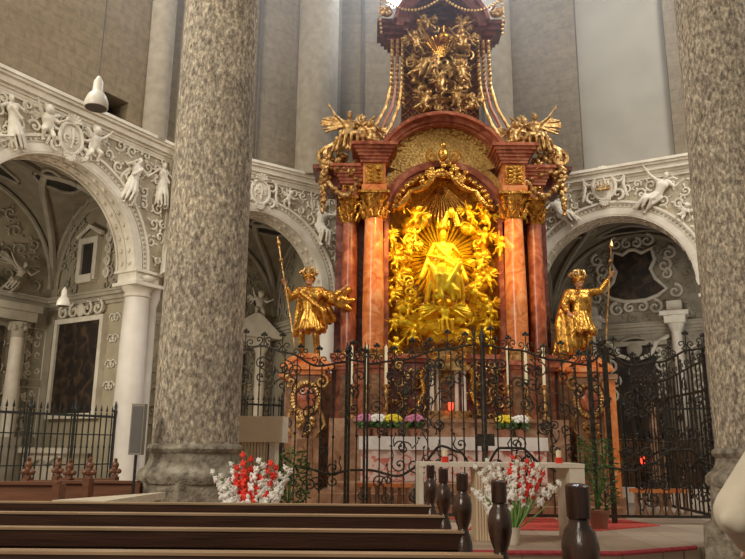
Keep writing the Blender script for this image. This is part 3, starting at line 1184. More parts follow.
# window over it
a = hit(L1, R1, 84, 277, 'x', 3.99)
c = hit(L1, R1, 99, 243, 'x', 3.99)
wy0, wy1 = min(a.y, c.y), max(a.y, c.y)
wz0, wz1 = a.z, c.z
wn = structure('window_2', L1, R1)
b = MB()
b.box(3.90, 3.93, wy0, wy1, wz0, wz1)
b.build('pane', 'vault_panel', wn)
b = MB()
b.box(3.84, 4.0, wy0 - .14, wy0, wz0 - .14, wz1 + .14)
b.box(3.84, 4.0, wy1, wy1 + .14, wz0 - .14, wz1 + .14)
b.box(3.84, 4.0, wy0, wy1, wz1, wz1 + .14)
b.box(3.80, 4.0, wy0 - .05, wy1 + .05, wz0 - .2, wz0)
b.tube([(3.88, wy0 - .25, wz1 + .2), (3.86, (wy0 + wy1) / 2, wz1 + .45), (3.88, wy1 + .25, wz1 + .2)], .06, 6)
b.build('window_frame', 'stucco', wn)
b = MB()
for k in range(5):
    for s_ in (-1, 1):
        sp = spiral(wy0 - .42, wz0 + .0 + k * .3, .14, PI / 2 * s_, 1.2, s_, 14)
        b.tube([(3.93, q[0], q[2]) for q in sp], .028, 5)
b.build('stucco_scroll', 'stucco', wn)

# the stuccoed altar wall at the back of the left chapel
yb = .45 + 3.3
t = thing('chapel_retable', (0, yb, 0), 'pale stucco retable with columns and seated angels at the back of the left chapel', 'altar')
e0 = hit(L1, R1, 16, 340, 'y', yb - .2).x
for dx in (-1.35, 0.0):
    b = MB()
    b.lathe([(.17, 1.5), (.175, 2.2), (.15, 3.85)], e0 + dx, -.25, 18)
    b.build('column', 'stone_pale', t)
    b = MB()
    b.lathe([(.15, 3.83), (.17, 3.88), (.15, 3.95), (.20, 4.1), (.24, 4.2)], e0 + dx, -.25, 12)
    for i in range(10):
        an = i * PI / 5
        b.ell((e0 + dx + .2 * math.cos(an), -.25 + .2 * math.sin(an), 4.06 + .06 * (i % 2)), (.05, .05, .07), 6, 5)
    b.build('capital', 'stucco_grey', t)
b = MB()
b.box(e0 - 1.8, e0 + .45, -.55, -.02, ZF, 1.3)
b.box(e0 - 1.6, e0 + .25, -.5, -.02, 1.3, 1.5)
b.build('altar_base', 'stucco_grey', t)
b = MB()
b.box(e0 - 1.65, e0 + .3, -.5, -.02, 4.22, 4.45)
b.box(e0 - 1.72, e0 + .38, -.58, -.02, 4.45, 4.62)
b.build('entablature', 'stucco_grey', t)
b = MB()
b.box(e0 - 1.1, e0 - .25, -.10, -.02, 1.6, 4.1)
b.build('painting', 'painting', t)
b = MB()
for (x0_, z0_, x1_, z1_) in ((e0 + .32, 2.9, e0 + .85, 4.15), (e0 + .32, 1.5, e0 + .85, 2.7)):
    b.tube([(x0_, -.06, z0_), (x1_, -.06, z0_), (x1_, -.06, z1_), (x0_, -.06, z1_)], .03, 5, closed=True)
    foliage(b, x0_ + .1, x1_ - .1, z0_ + .1, z1_ - .1, lambda u, z: True, -.04, .21, random.Random(5), .10)
b.build('stucco_panel', 'stucco', t)
for (dx, dz, s_, fl) in ((-.2, 4.95, .62, False), (-1.15, 4.95, .62, True)):
    o = link('angel', remat(ME['angel'], 'stucco_grey'), t)
    o.location = (e0 + dx, -.3, dz)
    o.scale = (s_ * (-1 if fl else 1), s_, s_)
at_bay(t, L1, R1)

# right chapel: shaped dark painting in the lunette, retable below
t = thing('lunette_painting', (0, yb, 0), 'dark shield-shaped painting in a scrolled frame under the vault of the right chapel', 'painting')
pc = hit(L4, R4, 634, 276, 'y', yb)
ow = hit(L4, R4, 666, 276, 'y', yb).x - pc.x
hh = hit(L4, R4, 634, 251, 'y', yb).z - pc.z
out = [(-.62, 1.0), (-.3, .86), (-.1, 1.02), (.1, 1.02), (.3, .86), (.62, 1.0), (.70, .55), (.55, .2), (.68, -.2), (1.0, -.62), (.72, -.86), (.35, -1.0), (0, -1.02), (-.35, -1.0), (-.72, -.86), (-1.0, -.62), (-.68, -.2), (-.55, .2), (-.70, .55)]
out = [(pc.x + q[0] * ow, pc.z + q[1] * hh) for q in out]
b = MB()
b.prism(out[::-1], -.10, -.04)
b.build('canvas', 'painting', t, smooth=False)
b = MB()
b.tube([(q[0], -.09, q[1]) for q in out], .06, 6, closed=True)
b.build('frame', 'stucco', t)
for s_ in (-1, 1):
    b = MB()
    for (du, dz, r_) in ((.98, .3, .22), (1.02, -.05, .17), (1.15, .75, .2), (.5, 1.35, .2), (1.25, -.75, .22), (.6, -1.3, .22), (.2, -1.25, .16), (.15, 1.3, .16)):
        b.tube(spiral(pc.x + s_ * du * ow, pc.z + dz * hh, r_, PI / 2, 1.3, -s_, 16, -.08), [.05 - .0018 * i for i in range(17)], 6)
    b.build('frame_scroll', 'stucco', t)
at_bay(t, L4, R4)

t = thing('chapel_retable', (0, yb, 0), 'grey stucco retable with broken pediment and dark painting at the back of the right chapel', 'altar')
g = hit(L4, R4, 638, 380, 'y', yb)
cx_ = g.x
hw = hit(L4, R4, 664, 380, 'y', yb).x - cx_
b = MB()
top_ = hit(L4, R4, 638, 338, 'y', yb).z
poly_ = [(cx_ - hw, 1.6), (cx_ + hw, 1.6), (cx_ + hw, top_ - .5)] + [(cx_ + hw * .75 * math.cos(PI * i / 12), top_ - .35 + .35 * math.sin(PI * i / 12)) for i in range(13)] + [(cx_ - hw, top_ - .5)]
b.prism(poly_[::-1], -.14, -.05)
b.build('painting', 'painting', t, smooth=False)
b = MB()
b.tube([(q[0], -.12, q[1]) for q in poly_], .05, 6, closed=True)
b.build('painting_frame', 'stucco_grey', t)
for s_ in (-1, 1):
    b = MB()
    b.lathe([(.15, 1.6), (.16, 2.2), (.14, 4.45)], cx_ + s_ * 1.18, -.4, 18)
    b.build('column', 'stone_pale', t)
    b = MB()
    b.lathe([(.13, 4.43), (.15, 4.48), (.13, 4.54), (.20, 4.7), (.24, 4.8)], cx_ + s_ * 1.18, -.4, 12)
    b.build('capital', 'stucco', t)
    b = MB()
    b.box(cx_ + s_ * 1.18 - .28, cx_ + s_ * 1.18 + .28, -.68, -.02, 4.80, 5.0)
    b.box(cx_ + s_ * 1.18 - .38, cx_ + s_ * 1.18 + .38, -.78, -.02, 5.0, 5.12)
    b.box(cx_ + s_ * 1.18 - .2, cx_ + s_ * 1.18 + .2, -.5, -.1, 5.12, 5.45)
    b.build('entablature', 'stucco', t)
    b = MB()
    for k in range(4):
        b.tube(spiral(cx_ + s_ * (.62 + .1 * (k % 2)), 3.6 - .42 * k + .5, .2, PI / 2, 1.3, s_, 16, -.15), .035, 6)
        b.tube(spiral(cx_ + s_ * (1.62), 4.0 - .45 * k, .2, PI / 2, 1.3, s_, 16, -.08), .035, 6)
    b.tube([(cx_ + s_ * .95, -.2, 4.5), (cx_ + s_ * .6, -.25, 4.3), (cx_ + s_ * .45, -.25, 4.0), (cx_ + s_ * .15, -.25, 3.88)], [.06, .07, .06, .05], 8)
    b.build('scrollwork', 'stucco', t)
b = MB()
b.box(cx_ - .9, cx_ + .9, -.3, -.02, 4.25, 4.38)
b.ell((cx_, -.25, 4.15), (.22, .1, .24), 12, 8)
b.build('pediment', 'stucco_grey', t)
b = MB()
b.box(cx_ - 1.5, cx_ + 1.5, -.9, -.02, ZF, 1.35)
b.box(cx_ - 1.4, cx_ + 1.4, -.7, -.02, 1.35, 1.6)
b.build('altar_base', 'marble_brown', t)
at_bay(t, L4, R4)

# middle-left chapel: white retable with a bust
t = thing('chapel_retable', (0, yb, 0), 'pale stucco retable with gabled top between the big pillar and the left gilded saint', 'altar')
g = hit(L2, R2, 256, 290, 'y', yb)
b = MB()
b.box(g.x - 1.2, g.x + .35, -.6, -.02, ZF, 1.4)
b.build('altar_base', 'stucco', t)
b = MB()
b.box(g.x - 1.1, g.x + .3, -.5, -.02, 4.2, 4.45)
b.prism([(g.x - 1.4, 4.45), (g.x + .62, 4.45), (g.x + .62, 4.55), (g.x - .1, 5.15), (g.x - .3, 5.15)], -.65, -.02)
b.build('entablature', 'stucco', t)
b = MB()
b.lathe([(.17, 1.4), (.17, 2.0), (.145, 4.0), (.2, 4.1), (.23, 4.2)], g.x + .05, -.4, 18)
b.build('column', 'stone_pale', t)
b = MB()
b.box(g.x - .9, g.x - .3, -.1, -.04, 1.6, 4.0)
b.build('painting', 'painting', t)
o = link('putto', ME['putto'], t)
o.location = (g.x - .05, -.4, 5.1)
b = MB()
for k in range(5):
    b.tube(spiral(g.x + .5, 1.9 + k * .5, .2, PI / 2, 1.3, 1 if k % 2 else -1, 16, -.08), .035, 6)
b.build('scrollwork', 'stucco', t)
at_bay(t, L2, R2)

# thin haze high in the apse, its bluish tint set in the scatter colour
m = bpy.data.materials.new('apse_haze')
m.use_nodes = True
nt = m.node_tree
nt.nodes.clear()
vo = nn(nt, 'ShaderNodeVolumeScatter')
vo.inputs['Color'].default_value = (0.70, 0.83, 1.0, 1)
vo.inputs['Density'].default_value = 0.024
vo.inputs['Anisotropy'].default_value = 0.3
ou = nn(nt, 'ShaderNodeOutputMaterial')
nt.links.new(vo.outputs[0], ou.inputs['Volume'])
b = MB()
b.box(-5.5, 9, 11.0, 18.6, 8.8, 19.5)
o = b.build('haze', m, None, False)
tag(o, 'thin bluish haze lit by the high windows of the apse', 'haze', kind='stuff')
# ================================================================== HIGH ALTAR
YA = 16.0
alt = thing('high_altar', (XA, YA, 0), 'towering baroque high altar of red marble with gilded capitals and arched niche', 'altar')


def part(name, b, mat, parent=alt, smooth=True):
    return b.build(name, mat, parent, smooth)


# steps
b = MB()
b.box(-2.9, 2.9, -2.6, .2, ZF, .33)
b.box(-2.6, 2.6, -2.25, .2, .33, .51)
b.box(-2.3, 2.3, -1.95, .2, .51, .69)
part('altar_step', b, 'marble_pink', smooth=False)
# mensa
b = MB()
b.box(-1.80, 1.80, -1.35, -.65, .69, 1.52)
part('mensa', b, 'stone_pale', smooth=False)
b = MB()
b.box(-1.95, 1.95, -.75, -.25, .69, 1.86)
b.box(-2.0, 2.0, -.80, -.2, 1.86, 1.93)
part('gradine', b, 'marble_pink', smooth=False)
# base storey of the altar wall
b = MB()
b.box(-2.5, 2.5, .1, 1.6, ZF, 3.3)
b.box(-1.3, 1.3, .02, .1, 1.9, 3.15)
part('base_wall', b, 'marble_dark', smooth=False)
b = MB()
b.box(-2.52, 2.52, .0, 1.62, 3.18, 3.26)
b.box(-2.55, 2.55, -.06, 1.62, 3.26, 3.36)
part('base_cornice', b, 'marble', smooth=False)
for x in (-.95, .95):
    b = MB()
    foliage(b, x - .42, x + .42, 1.95, 3.1, lambda u, z: True, .0, .22, random.Random(int(x * 10) + 40), .12)
    part('gilded_base_relief', b, 'gold_old')
# tabernacle
b = MB()
b.box(-.42, .42, -.55, .05, 1.93, 2.1)
b.box(-.26, .26, -.26, .05, 2.1, 2.95)
b.box(-.45, .45, -.6, .05, 2.95, 3.05)
b.box(-.38, .38, -.5, .05, 3.05, 3.15)
b.prism([(-.4, 3.15), (.4, 3.15), (.28, 3.3), (.0, 3.42), (-.28, 3.3)], -.45, .0)
t_ = part('tabernacle', b, 'gold_old', smooth=False)
b = MB()
for x in (-.34, .34, -.2, .2):
    b.lathe([(.045, 2.1), (.05, 2.3), (.04, 2.85), (.06, 2.95)], x, -.5 if abs(x) > .3 else -.42, 12)
part('tabernacle_column', b, 'stone_pale')
b = MB()
b.prism([(-.16, 2.12), (.16, 2.12), (.16, 2.6)] + [(.16 * math.cos(PI * i / 8), 2.6 + .16 * math.sin(PI * i / 8)) for i in range(1, 8)] + [(-.16, 2.6)], -.30, -.26)
part('tabernacle_door', b, 'marble_brown', smooth=False)
g = MB()
for q in (-1, 1):
    g.tube(spiral(q * .28, 3.3, .14, PI / 2, 1.3, -q, 16, -.5), .03, 6)
    g.tube([(q * .36, -.5, 3.1), (q * .55, -.4, 2.9), (q * .5, -.4, 2.5), (q * .62, -.4, 2.2)], [.05, .07, .05, .07], 8)
g.ell((0, -.52, 3.22), (.09, .06, .09), 8, 6)
part('tabernacle_scroll', g, 'gold')

# pedestals, columns, capitals
COLS = [(-2.15, .25, .185, 'marble'), (-1.60, -.1, .235, 'marble_orange'), (1.60, -.1, .235, 'marble_orange'), (2.15, .25, .185, 'marble')]
for (x, y, r, mt) in COLS:
    b = MB()
    wq = r * 2.7
    b.cbox(x, y, .69 if abs(x) < 1.9 else ZF, 1.75, wq + .12, wq + .12)
    b.cbox(x, y, 1.75, 1.85, wq + .2, wq + .2)
    b.cbox(x, y, 1.85, 3.0, wq, wq)
    b.cbox(x, y, 3.0, 3.08, wq + .1, wq + .1)
    b.cbox(x, y, 3.08, 3.18, wq + .2, wq + .2)
    part('pedestal', b, 'marble', smooth=False)
    b = MB()
    b.box(x - wq * .33, x + wq * .33, y - wq / 2 - .02, y - wq / 2 + .02, 1.98, 2.88)
    part('pedestal_panel', b, 'marble_brown', smooth=False)
    b = MB()
    b.lathe([(r * 1.4, 3.18), (r * 1.45, 3.24), (r * 1.4, 3.3), (r * 1.12, 3.33), (r * 1.2, 3.40), (r, 3.44)], x, y, 24)
    part('column_base', b, 'gold_old')
    b = MB()
    b.lathe([(r, 3.42), (r * 1.03, 4.4), (r * .97, 5.4), (r * .88, 6.46)], x, y, 32)
    part('column_shaft', b, mt)
    b = MB()
    b.lathe([(r * .9, 6.42), (r * 1.0, 6.46), (r * .9, 6.5), (r * .95, 6.75), (r * 1.4, 6.98)], x, y, 20)
    for tier, (zz, rr_, k) in enumerate(((6.55, 1.12, 9), (6.72, 1.25, 9))):
        for i in range(k):
            an = 2 * PI * (i + .5 * tier) / k
            p = Vector((x + r * rr_ * math.cos(an), y + r * rr_ * math.sin(an), zz))
            o_ = Vector((math.cos(an), math.sin(an), 0))
            b.tube([p - o_ * .03 - Vector((0, 0, .09)), p, p + o_ * .05 + Vector((0, 0, .10)), p + o_ * .10 + Vector((0, 0, .06))], [.04, .05, .035, .02], 6)
    for i in range(4):
        an = PI / 4 + i * PI / 2
        p = Vector((x + r * 1.45 * math.cos(an), y + r * 1.45 * math.sin(an), 6.93))
        b.tube([p - Vector((math.cos(an) * .15, math.sin(an) * .15, .2)), p, p + Vector((math.cos(an) * .05, math.sin(an) * .05, -.02)), p + Vector((0, 0, -.08))], [.03, .035, .04, .03], 6)
    b.cbox(x, y, 6.97, 7.03, r * 3.1, r * 3.1)
    part('capital', b, 'gold')
    # entablature block
    inner = abs(x) < 1.9
    z0 = 7.03
    zt = 8.12 if inner else 7.75
    b = MB()
    wb = r * 2.4
    b.cbox(x, y + .1, z0, z0 + .14, wb, wb + .3)
    b.cbox(x, y + .1, z0 + .14, zt - .42, wb - .05, wb + .2)
    part('frieze_block', b, 'marble_orange' if inner else 'marble', smooth=False)
    b = MB()
    for i in range(6):
        k = i / 5
        b.cbox(x, y + .1, zt - .42 + .07 * i, zt - .42 + .07 * (i + 1), wb + .06 + .42 * k ** 1.3, wb + .36 + .42 * k ** 1.3)
    part('entablature_cornice', b, 'marble', smooth=False)
    b = MB()
    b.box(x - wb * .36, x + wb * .36, y + .1 - wb / 2 - .14, y + .1 - wb / 2 - .08, z0 + .18, zt - .46)
    for i in range(8):
        b.ell((x + (-.1 if i % 2 else .1), y + .1 - wb / 2 - .16, z0 + .22 + (zt - z0 - .75) * i / 7), (.06, .04, .05), 6, 5)
    part('frieze_relief', b, 'gold')

# altar wall behind the columns
for s_ in (-1, 1):
    b = MB()
    b.box(min(s_ * 1.36, s_ * 2.5), max(s_ * 1.36, s_ * 2.5), .55, 1.0, 3.36, 7.7)
    part('altar_wall', b, 'marble_dark', smooth=False)
for s_ in (-1, 1):
    b = MB()
    b.box(min(s_ * 1.9, s_ * 2.95), max(s_ * 1.9, s_ * 2.95), .1, 1.0, 7.62, 7.72)
    b.box(min(s_ * 1.9, s_ * 2.85), max(s_ * 1.9, s_ * 2.85), .2, 1.0, 7.30, 7.62)
    b.box(min(s_ * 1.9, s_ * 3.05), max(s_ * 1.9, s_ * 3.05), .0, 1.0, 7.72, 7.82)
    part('side_cornice', b, 'marble_dark', smooth=False)
# niche: curved gilded back, marble frame
ZC = 6.40
b = MB()
N = 24
for i in range(N + 1):
    a = PI * i / N
    x, y = -1.3 * math.cos(a), .45 + .75 * math.sin(a)
    b.v += [(x, y, 3.3), (x, y, ZC)]
for i in range(N):
    b.f.append((2 * i, 2 * i + 2, 2 * i + 3, 2 * i + 1))
# quarter dome
k0 = len(b.v)
for j in range(9):
    e = PI / 2 * j / 8
    for i in range(N + 1):
        a = PI * i / N
        b.v.append((-1.3 * math.cos(a) * math.cos(e), .45 + .75 * math.sin(a) * math.cos(e), ZC + 1.3 * math.sin(e)))
for j in range(8):
    for i in range(N):
        q = k0 + j * (N + 1) + i
        b.f.append((q, q + 1, q + N + 2, q + N + 1))
part('niche', b, 'gold_panel')
b = MB()
b.arcband(0, ZC, 1.26, 1.34, -.02, .6)
b.arcband(0, ZC, 1.34, 1.46, -.10, .6)
b.arcband(0, ZC, 1.46, 1.54, .0, .6)
for s_ in (-1, 1):
    b.box(min(s_ * 1.26, s_ * 1.36), max(s_ * 1.26, s_ * 1.36), -.02, .6, 3.36, ZC)
part('niche_frame', b, 'marble')
b = MB()
R_, zc_ = 1.66, 7.36
b.arcband(0, zc_, .55, 1.55, .12, .5, math.radians(20), math.radians(160))
b.arcband(0, ZC, 1.50, 1.75, .14, .5, math.radians(20), math.radians(160))
rr = random.Random(8)
for i in range(60):
    a = math.radians(rr.uniform(28, 152))
    q = rr.uniform(1.32, 1.46)
    b.ell((q * math.cos(a), .1, zc_ + q * math.sin(a)), (.06, .04, .05), 6, 5)
part('damask_tympanum', b, 'gold_panel')
b = MB()
a0 = math.radians(24.5)
b.arcband(0, zc_, 1.44, 1.49, -.12, .6, a0, PI - a0)
b.arcband(0, zc_, 1.49, 1.58, -.22, .6, a0, PI - a0)
b.arcband(0, zc_, 1.58, 1.66, -.38, .6, a0, PI - a0)
part('arched_pediment', b, 'marble')
# attic relief frame
b = MB()
b.box(-.95, .95, .35, .6, 8.9, 11.3)
part('attic_panel', b, 'marble_dark', smooth=False)
for s_ in (-1, 1):
    for k in range(3):
        x0 = .92 + .13 * k
        b = MB()
        b.tube([(s_ * x0, .12, 11.15), (s_ * (x0 + .01), .12, 10.6), (s_ * (x0 + .03), .1, 9.9), (s_ * (x0 + .12 + .02 * k), .05, 9.3), (s_ * (x0 + .30 + .05 * k), 0, 8.8), (s_ * (x0 + .50 + .06 * k), -.05, 8.45)], .042, 8)
        part('attic_strand', b, 'marble' if k == 1 else 'gold_old')
        b = MB()
        for i in range(14):
            b.ell((s_ * (x0 + .005), .07, 11.05 - i * .125), (.05, .045, .05), 6, 5)
        part('strand_beading', b, 'gold_old')
    b = MB()
    b.tube(spiral(s_ * 1.62, 8.42, .2, PI / 2, 1.5, -s_, 20, -.1), .05, 6)
    part('volute', b, 'gold_old')
# trellis of laths behind the attic relief
b = MB()
for i in range(15):
    for h in (-1, 1):
        x = -1.6 + .23 * i
        x0, z0, x1, z1 = x, 9.0, x + h * 2.1, 11.1
        # clip to the panel
        t0, t1 = 0.0, 1.0
        dx = x1 - x0
        for lim, sg in ((-.93, 1), (.93, -1)):
            q0, q1 = (x0 - lim) * sg, (x1 - lim) * sg
            if q0 < 0 and q1 < 0:
                t1 = -1
            elif q0 < 0:
                t0 = max(t0, -q0 / (q1 - q0))
            elif q1 < 0:
                t1 = min(t1, q0 / (q0 - q1))
        if t1 > t0:
            b.tube([(x0 + dx * t0, .32, z0 + 2.1 * t0), (x0 + dx * t1, .32, z0 + 2.1 * t1)], .016, 5)
part('trellis', b, 'gold_old')
# crowning cornice and arch
b = MB()
for s_ in (-1, 1):
    for i in range(5):
        b.box(*sorted((s_ * .78, s_ * (1.2 + .09 * i))), .3 - .12 * i, .8, 11.10 + .09 * i, 11.19 + .09 * i)
b.arcband(0, 11.25, .92, 1.10, -.25, .7, math.radians(5), math.radians(175))
b.arcband(0, 11.25, .80, .92, -.05, .7, math.radians(5), math.radians(175))
b.arcband(0, 11.25, 1.10, 1.18, -.38, .7, math.radians(10), math.radians(170))
b.box(-.82, .82, .4, .7, 10.9, 11.9)
part('crowning_pediment', b, 'marble_dark')
b = MB()
for s_ in (-1, 1):
    b.tube(spiral(s_ * .17, 12.2, .17, PI / 2, 1.5, -s_, 20, -.42), .04, 6)
    b.tube(spiral(s_ * 1.35, 11.72, .16, PI / 2, 1.5, s_, 20, -.2), .04, 6)
    for i in range(4):
        b.ell((s_ * (1.3 + .05 * i), -.3, 11.62 + .1 * (i % 2)), (.08, .07, .08), 7, 5)
b.ell((0, -.45, 12.0), (.10, .07, .13), 8, 6)
part('crowning_scroll', b, 'gold_old')
pearl = MB().ell((0, 0, 0), (.036, .036, .042), 7, 5).mesh('pearl', 'gold_old')


def pearls(pts, n, name='garland_pearl'):
    L = [0]
    pts = [Vector(p) for p in pts]
    for a, c in zip(pts, pts[1:]):
        L.append(L[-1] + (c - a).length)
    for i in range(n):
        d = L[-1] * i / (n - 1)
        for k in range(len(pts) - 1):
            if L[k + 1] >= d - 1e-9:
                o = link(name, pearl, alt)
                o.location = pts[k].lerp(pts[k + 1], (d - L[k]) / max(1e-6, L[k + 1] - L[k]))
                break


def sag(a, c, drop, n=12):
    a, c = Vector(a), Vector(c)
    return [a.lerp(c, i / n) - Vector((0, 0, 4 * drop * (i / n) * (1 - i / n))) for i in range(n + 1)]


for s_ in (-1, 1):
    pearls(sag((s_ * 1.42, -.3, 12.0), (s_ * .12, -.48, 11.85), .28), 19)
    pearls([(s_ * 1.47, -.3, 12.0), (s_ * 1.50, -.3, 11.6), (s_ * 1.46, -.3, 11.1)], 9)

# gilded valance and drapery at the top of the niche
b = MB()
rr = random.Random(12)
for i in range(26):
    a = PI * (i + .5) / 26
    if 15 < math.degrees(a) < 165:
        b.ell((1.2 * math.cos(a), -.08, ZC + 1.2 * math.sin(a)), (.07, .06, .09), 7, 5, (0, rr.uniform(-1, 1), 0))
for i in range(34):
    x = rr.uniform(-.55, .55)
    b.ell((x, -.16, 7.62 - abs(x) * .45 + rr.uniform(-.12, .22)), (.07, .06, .08), 7, 5, (0, rr.uniform(-1, 1), 0))
for s_ in (-1, 1):
    pts = sag((s_ * .15, -.15, 7.55), (s_ * .75, -.1, 7.15), .12)
    b.tube(pts, [.05 + .03 * math.sin(PI * i / 12) for i in range(13)], 7)
    pts = sag((s_ * .75, -.1, 7.15), (s_ * 1.12, -.05, 6.75), .1)
    b.tube(pts, [.05 + .03 * math.sin(PI * i / 12) for i in range(13)], 7)
    b.tube(spiral(s_ * .25, 7.95, .16, PI / 2, 1.3, -s_, 16, -.2), .035, 6)
b.ell((0, -.22, 8.0), (.12, .1, .16), 10, 8)
b.ell((0, -.22, 8.22), (.07, .06, .09), 8, 6)
part('gilded_valance', b, 'gold')

# hanging gilded festoons on the outer consoles
for s_ in (-1, 1):
    b = MB()
    rr = random.Random(20 + s_)
    x0 = 2.78
    for i in range(30):
        t = i / 29
        b.ell((s_ * (x0 + rr.uniform(-.06, .06) * (1.4 - t)), -.1 + rr.uniform(-.04, .04), 7.75 - 1.15 * t), (.075 * (1.15 - .6 * t), .06, .07), 6, 5, (0, rr.uniform(-1, 1), 0))
    part('hanging_festoon', b, 'gold_old')
    b = MB()
    for i in range(44):
        t = rr.random()
        x = x0 - .75 * t
        b.ell((s_ * x, -.1 + rr.uniform(-.1, .1), 7.55 + .25 * math.sin(t * PI) + rr.uniform(-.22, .28)), (.085, .07, .06), 6, 5, (0, rr.uniform(-1.5, 1.5), rr.uniform(-1, 1)))
    for i in range(26):
        t = i / 25
        b.ell((s_ * (1.92 + .75 * t), -.2 + rr.uniform(-.04, .04), 7.32 - .32 * math.sin(t * PI) + rr.uniform(-.04, .04)), (.06, .06, .06), 6, 5)
    b.tube([(s_ * 2.75, 0, 7.8), (s_ * 2.7, -.05, 8.15), (s_ * 2.4, 0, 8.35), (s_ * 2.15, .05, 8.6)], [.12, .13, .12, .06], 8)
    b.tube(spiral(s_ * 2.72, 7.95, .22, PI / 2, 1.4, -s_, 18, -.1), .06, 6)
    part('console_ornament', b, 'gold_old')

# side wings with statue pedestals
for s_ in (-1, 1):
    xo = 3.55
    b = MB()
    b.box(*sorted((s_ * 2.5, s_ * xo)), .1, 1.2, ZF, 2.75)
    b.box(*sorted((s_ * 2.72, s_ * 3.3)), -.35, .3, ZF, 2.85)
    part('wing_wall', b, 'marble_pink', smooth=False)
    b = MB()
    b.box(*sorted((s_ * 2.5, s_ * (xo + .06))), .02, 1.25, 2.75, 2.83)
    b.box(*sorted((s_ * 2.5, s_ * (xo + .1))), -.04, 1.28, 2.83, 2.92)
    b.box(*sorted((s_ * 2.62, s_ * 3.4)), -.42, .35, 2.85, 2.95)
    b.box(*sorted((s_ * 2.56, s_ * 3.46)), -.5, .4, 2.95, 3.05)
    b.box(*sorted((s_ * 2.75, s_ * 3.28)), -.32, .3, 3.05, 3.2)
    b.arcband(s_ * 3.02, 2.6, .62, .72, -.38, .0, math.radians(35), math.radians(145), 14)
    part('wing_cornice', b, 'marble_orange')
    for (xa_, xb_, yy) in ((2.52, 2.7, .1), (3.33, 3.5, .1)):
        for (za, zb) in ((1.55, 2.65), (.5, 1.4)):
            b = MB()
            b.box(*sorted((s_ * xa_, s_ * xb_)), yy - .03, yy + .02, za, zb)
            part('wing_panel', b, 'marble_brown', smooth=False)
    b = MB()
    b.box(*sorted((s_ * 2.85, s_ * 3.18)), -.37, -.33, .5, 1.5)
    part('wing_panel', b, 'marble_brown', smooth=False)
    b = MB()
    b.ell((s_ * 3.02, -.38, 2.35), (.20, .07, .24), 14, 10)
    part('red_medallion', b, 'marble')
    b = MB()
    rr = random.Random(33 + s_)
    for i in range(30):
        a = 2 * PI * i / 30
        b.ell((s_ * 3.02 + .28 * math.cos(a), -.40, 2.35 + .33 * math.sin(a)), (.07, .05, .055), 6, 5, (0, -a, 0))
    for i in range(16):
        b.ell((s_ * 3.02 + rr.uniform(-.16, .16), -.42, 1.95 - rr.uniform(0, .35)), (.06, .05, .07), 6, 5, (0, rr.uniform(-1, 1), 0))
    for q in (-1, 1):
        b.tube(spiral(s_ * 3.02 + q * .33, 2.7, .16, PI / 2, 1.3, -q, 16, -.42), .035, 6)
        b.tube([(s_ * 3.02 + q * .3, -.4, 2.1), (s_ * 3.02 + q * .42, -.4, 1.8), (s_ * 3.02 + q * .22, -.4, 1.55)], [.05, .04, .02], 6)
    part('gilded_cartouche', b, 'gold_old')

# ------------------------------------------------------------------ statues
def seated(k=1):
    return dict(pelvis=(0, .05, .55), chest=(0, 0, .88), neck=(0, -.02, 1.08), head=(0, -.05, 1.22), shL=(-.17, 0, 1.02), shR=(.17, 0, 1.02),
                elL=(-.30, -.12, .80), elR=(.32, -.1, .80), haL=(-.14, -.30, .72), haR=(.20, -.32, .84), hiL=(-.1, 0, .5), hiR=(.1, 0, .5),
                knL=(-.24, -.38, .48), knR=(.24, -.38, .52), anL=(-.2, -.34, .06), anR=(.20, -.32, .1))


mad = thing('madonna_statue', (XA, YA + .12, 4.66), 'gilded Madonna seated with the Child in the middle of the altar niche', 'statue')
J = seated()
caps = human(J, 1, 1)
rr = random.Random(4)
for i in range(12):
    a = PI * (1 + (i + .5) / 12) + 0
    kx = .29 * math.cos(a) * rr.uniform(.85, 1.1)
    ky = .34 * math.sin(a) * rr.uniform(.8, 1.15)
    caps.append(((kx * .7, ky * .6, .66), (kx * 1.15, ky * 1.1 - .1, .35), .06, .055))
    caps.append(((kx * 1.15, ky * 1.1 - .1, .35), (kx * (1.35 + rr.uniform(-.1, .1)), ky * 1.1 - .06, rr.uniform(-.12, .12)), .055, .045))
caps.append(((-.12, -.12, 1.0), (.24, -.32, .55), .06, .06))
caps += [((-.3, -.40, .55), (.22, -.42, .05), .06, .05), ((.28, -.42, .58), (.0, -.44, .1), .06, .05), ((-.26, -.42, .5), (-.08, -.45, -.05), .05, .05), ((-.1, -.3, .75), (.3, -.4, .45), .05, .05)]
caps.append(((-.18, .05, 1.0), (-.42, .02, .4), .08, .07))
caps.append(((.18, .05, 1.0), (.44, .02, .35), .08, .07))
link('body', blob(caps, .018, 2, 'gold_bright', 'body'), mad)
b = MB()
b.ell((0, -.01, 1.26), (.10, .11, .13), 12, 8)
b.tube([(-.09, .02, 1.28), (-.14, .04, 1.1), (-.18, .04, .95)], [.05, .055, .05], 8)
b.tube([(.09, .02, 1.28), (.14, .04, 1.1), (.18, .04, .95)], [.05, .055, .05], 8)
b.build('veil', 'gold_bright', mad)
b = MB()
b.lathe([(.10, 1.36), (.105, 1.40), (.11, 1.44)], 0, -.03, 14)
for i in range(7):
    a = 2 * PI * i / 7
    b.tube([(.105 * math.cos(a), -.03 + .105 * math.sin(a), 1.42), (.12 * math.cos(a), -.03 + .12 * math.sin(a), 1.52)], [.025, .01], 5)
b.build('crown', 'gold_bright', mad)
link('christ_child', blob([((x[0] * 1.0), *x[1:]) if False else x for x in putto_caps(PUT, False)], .016, 2, 'gold_bright', 'christ_child'), mad)
ch_ = mad.children[-1]
ch_.location = (.13, -.42, .55)
ch_.scale = (.8, .8, .8)

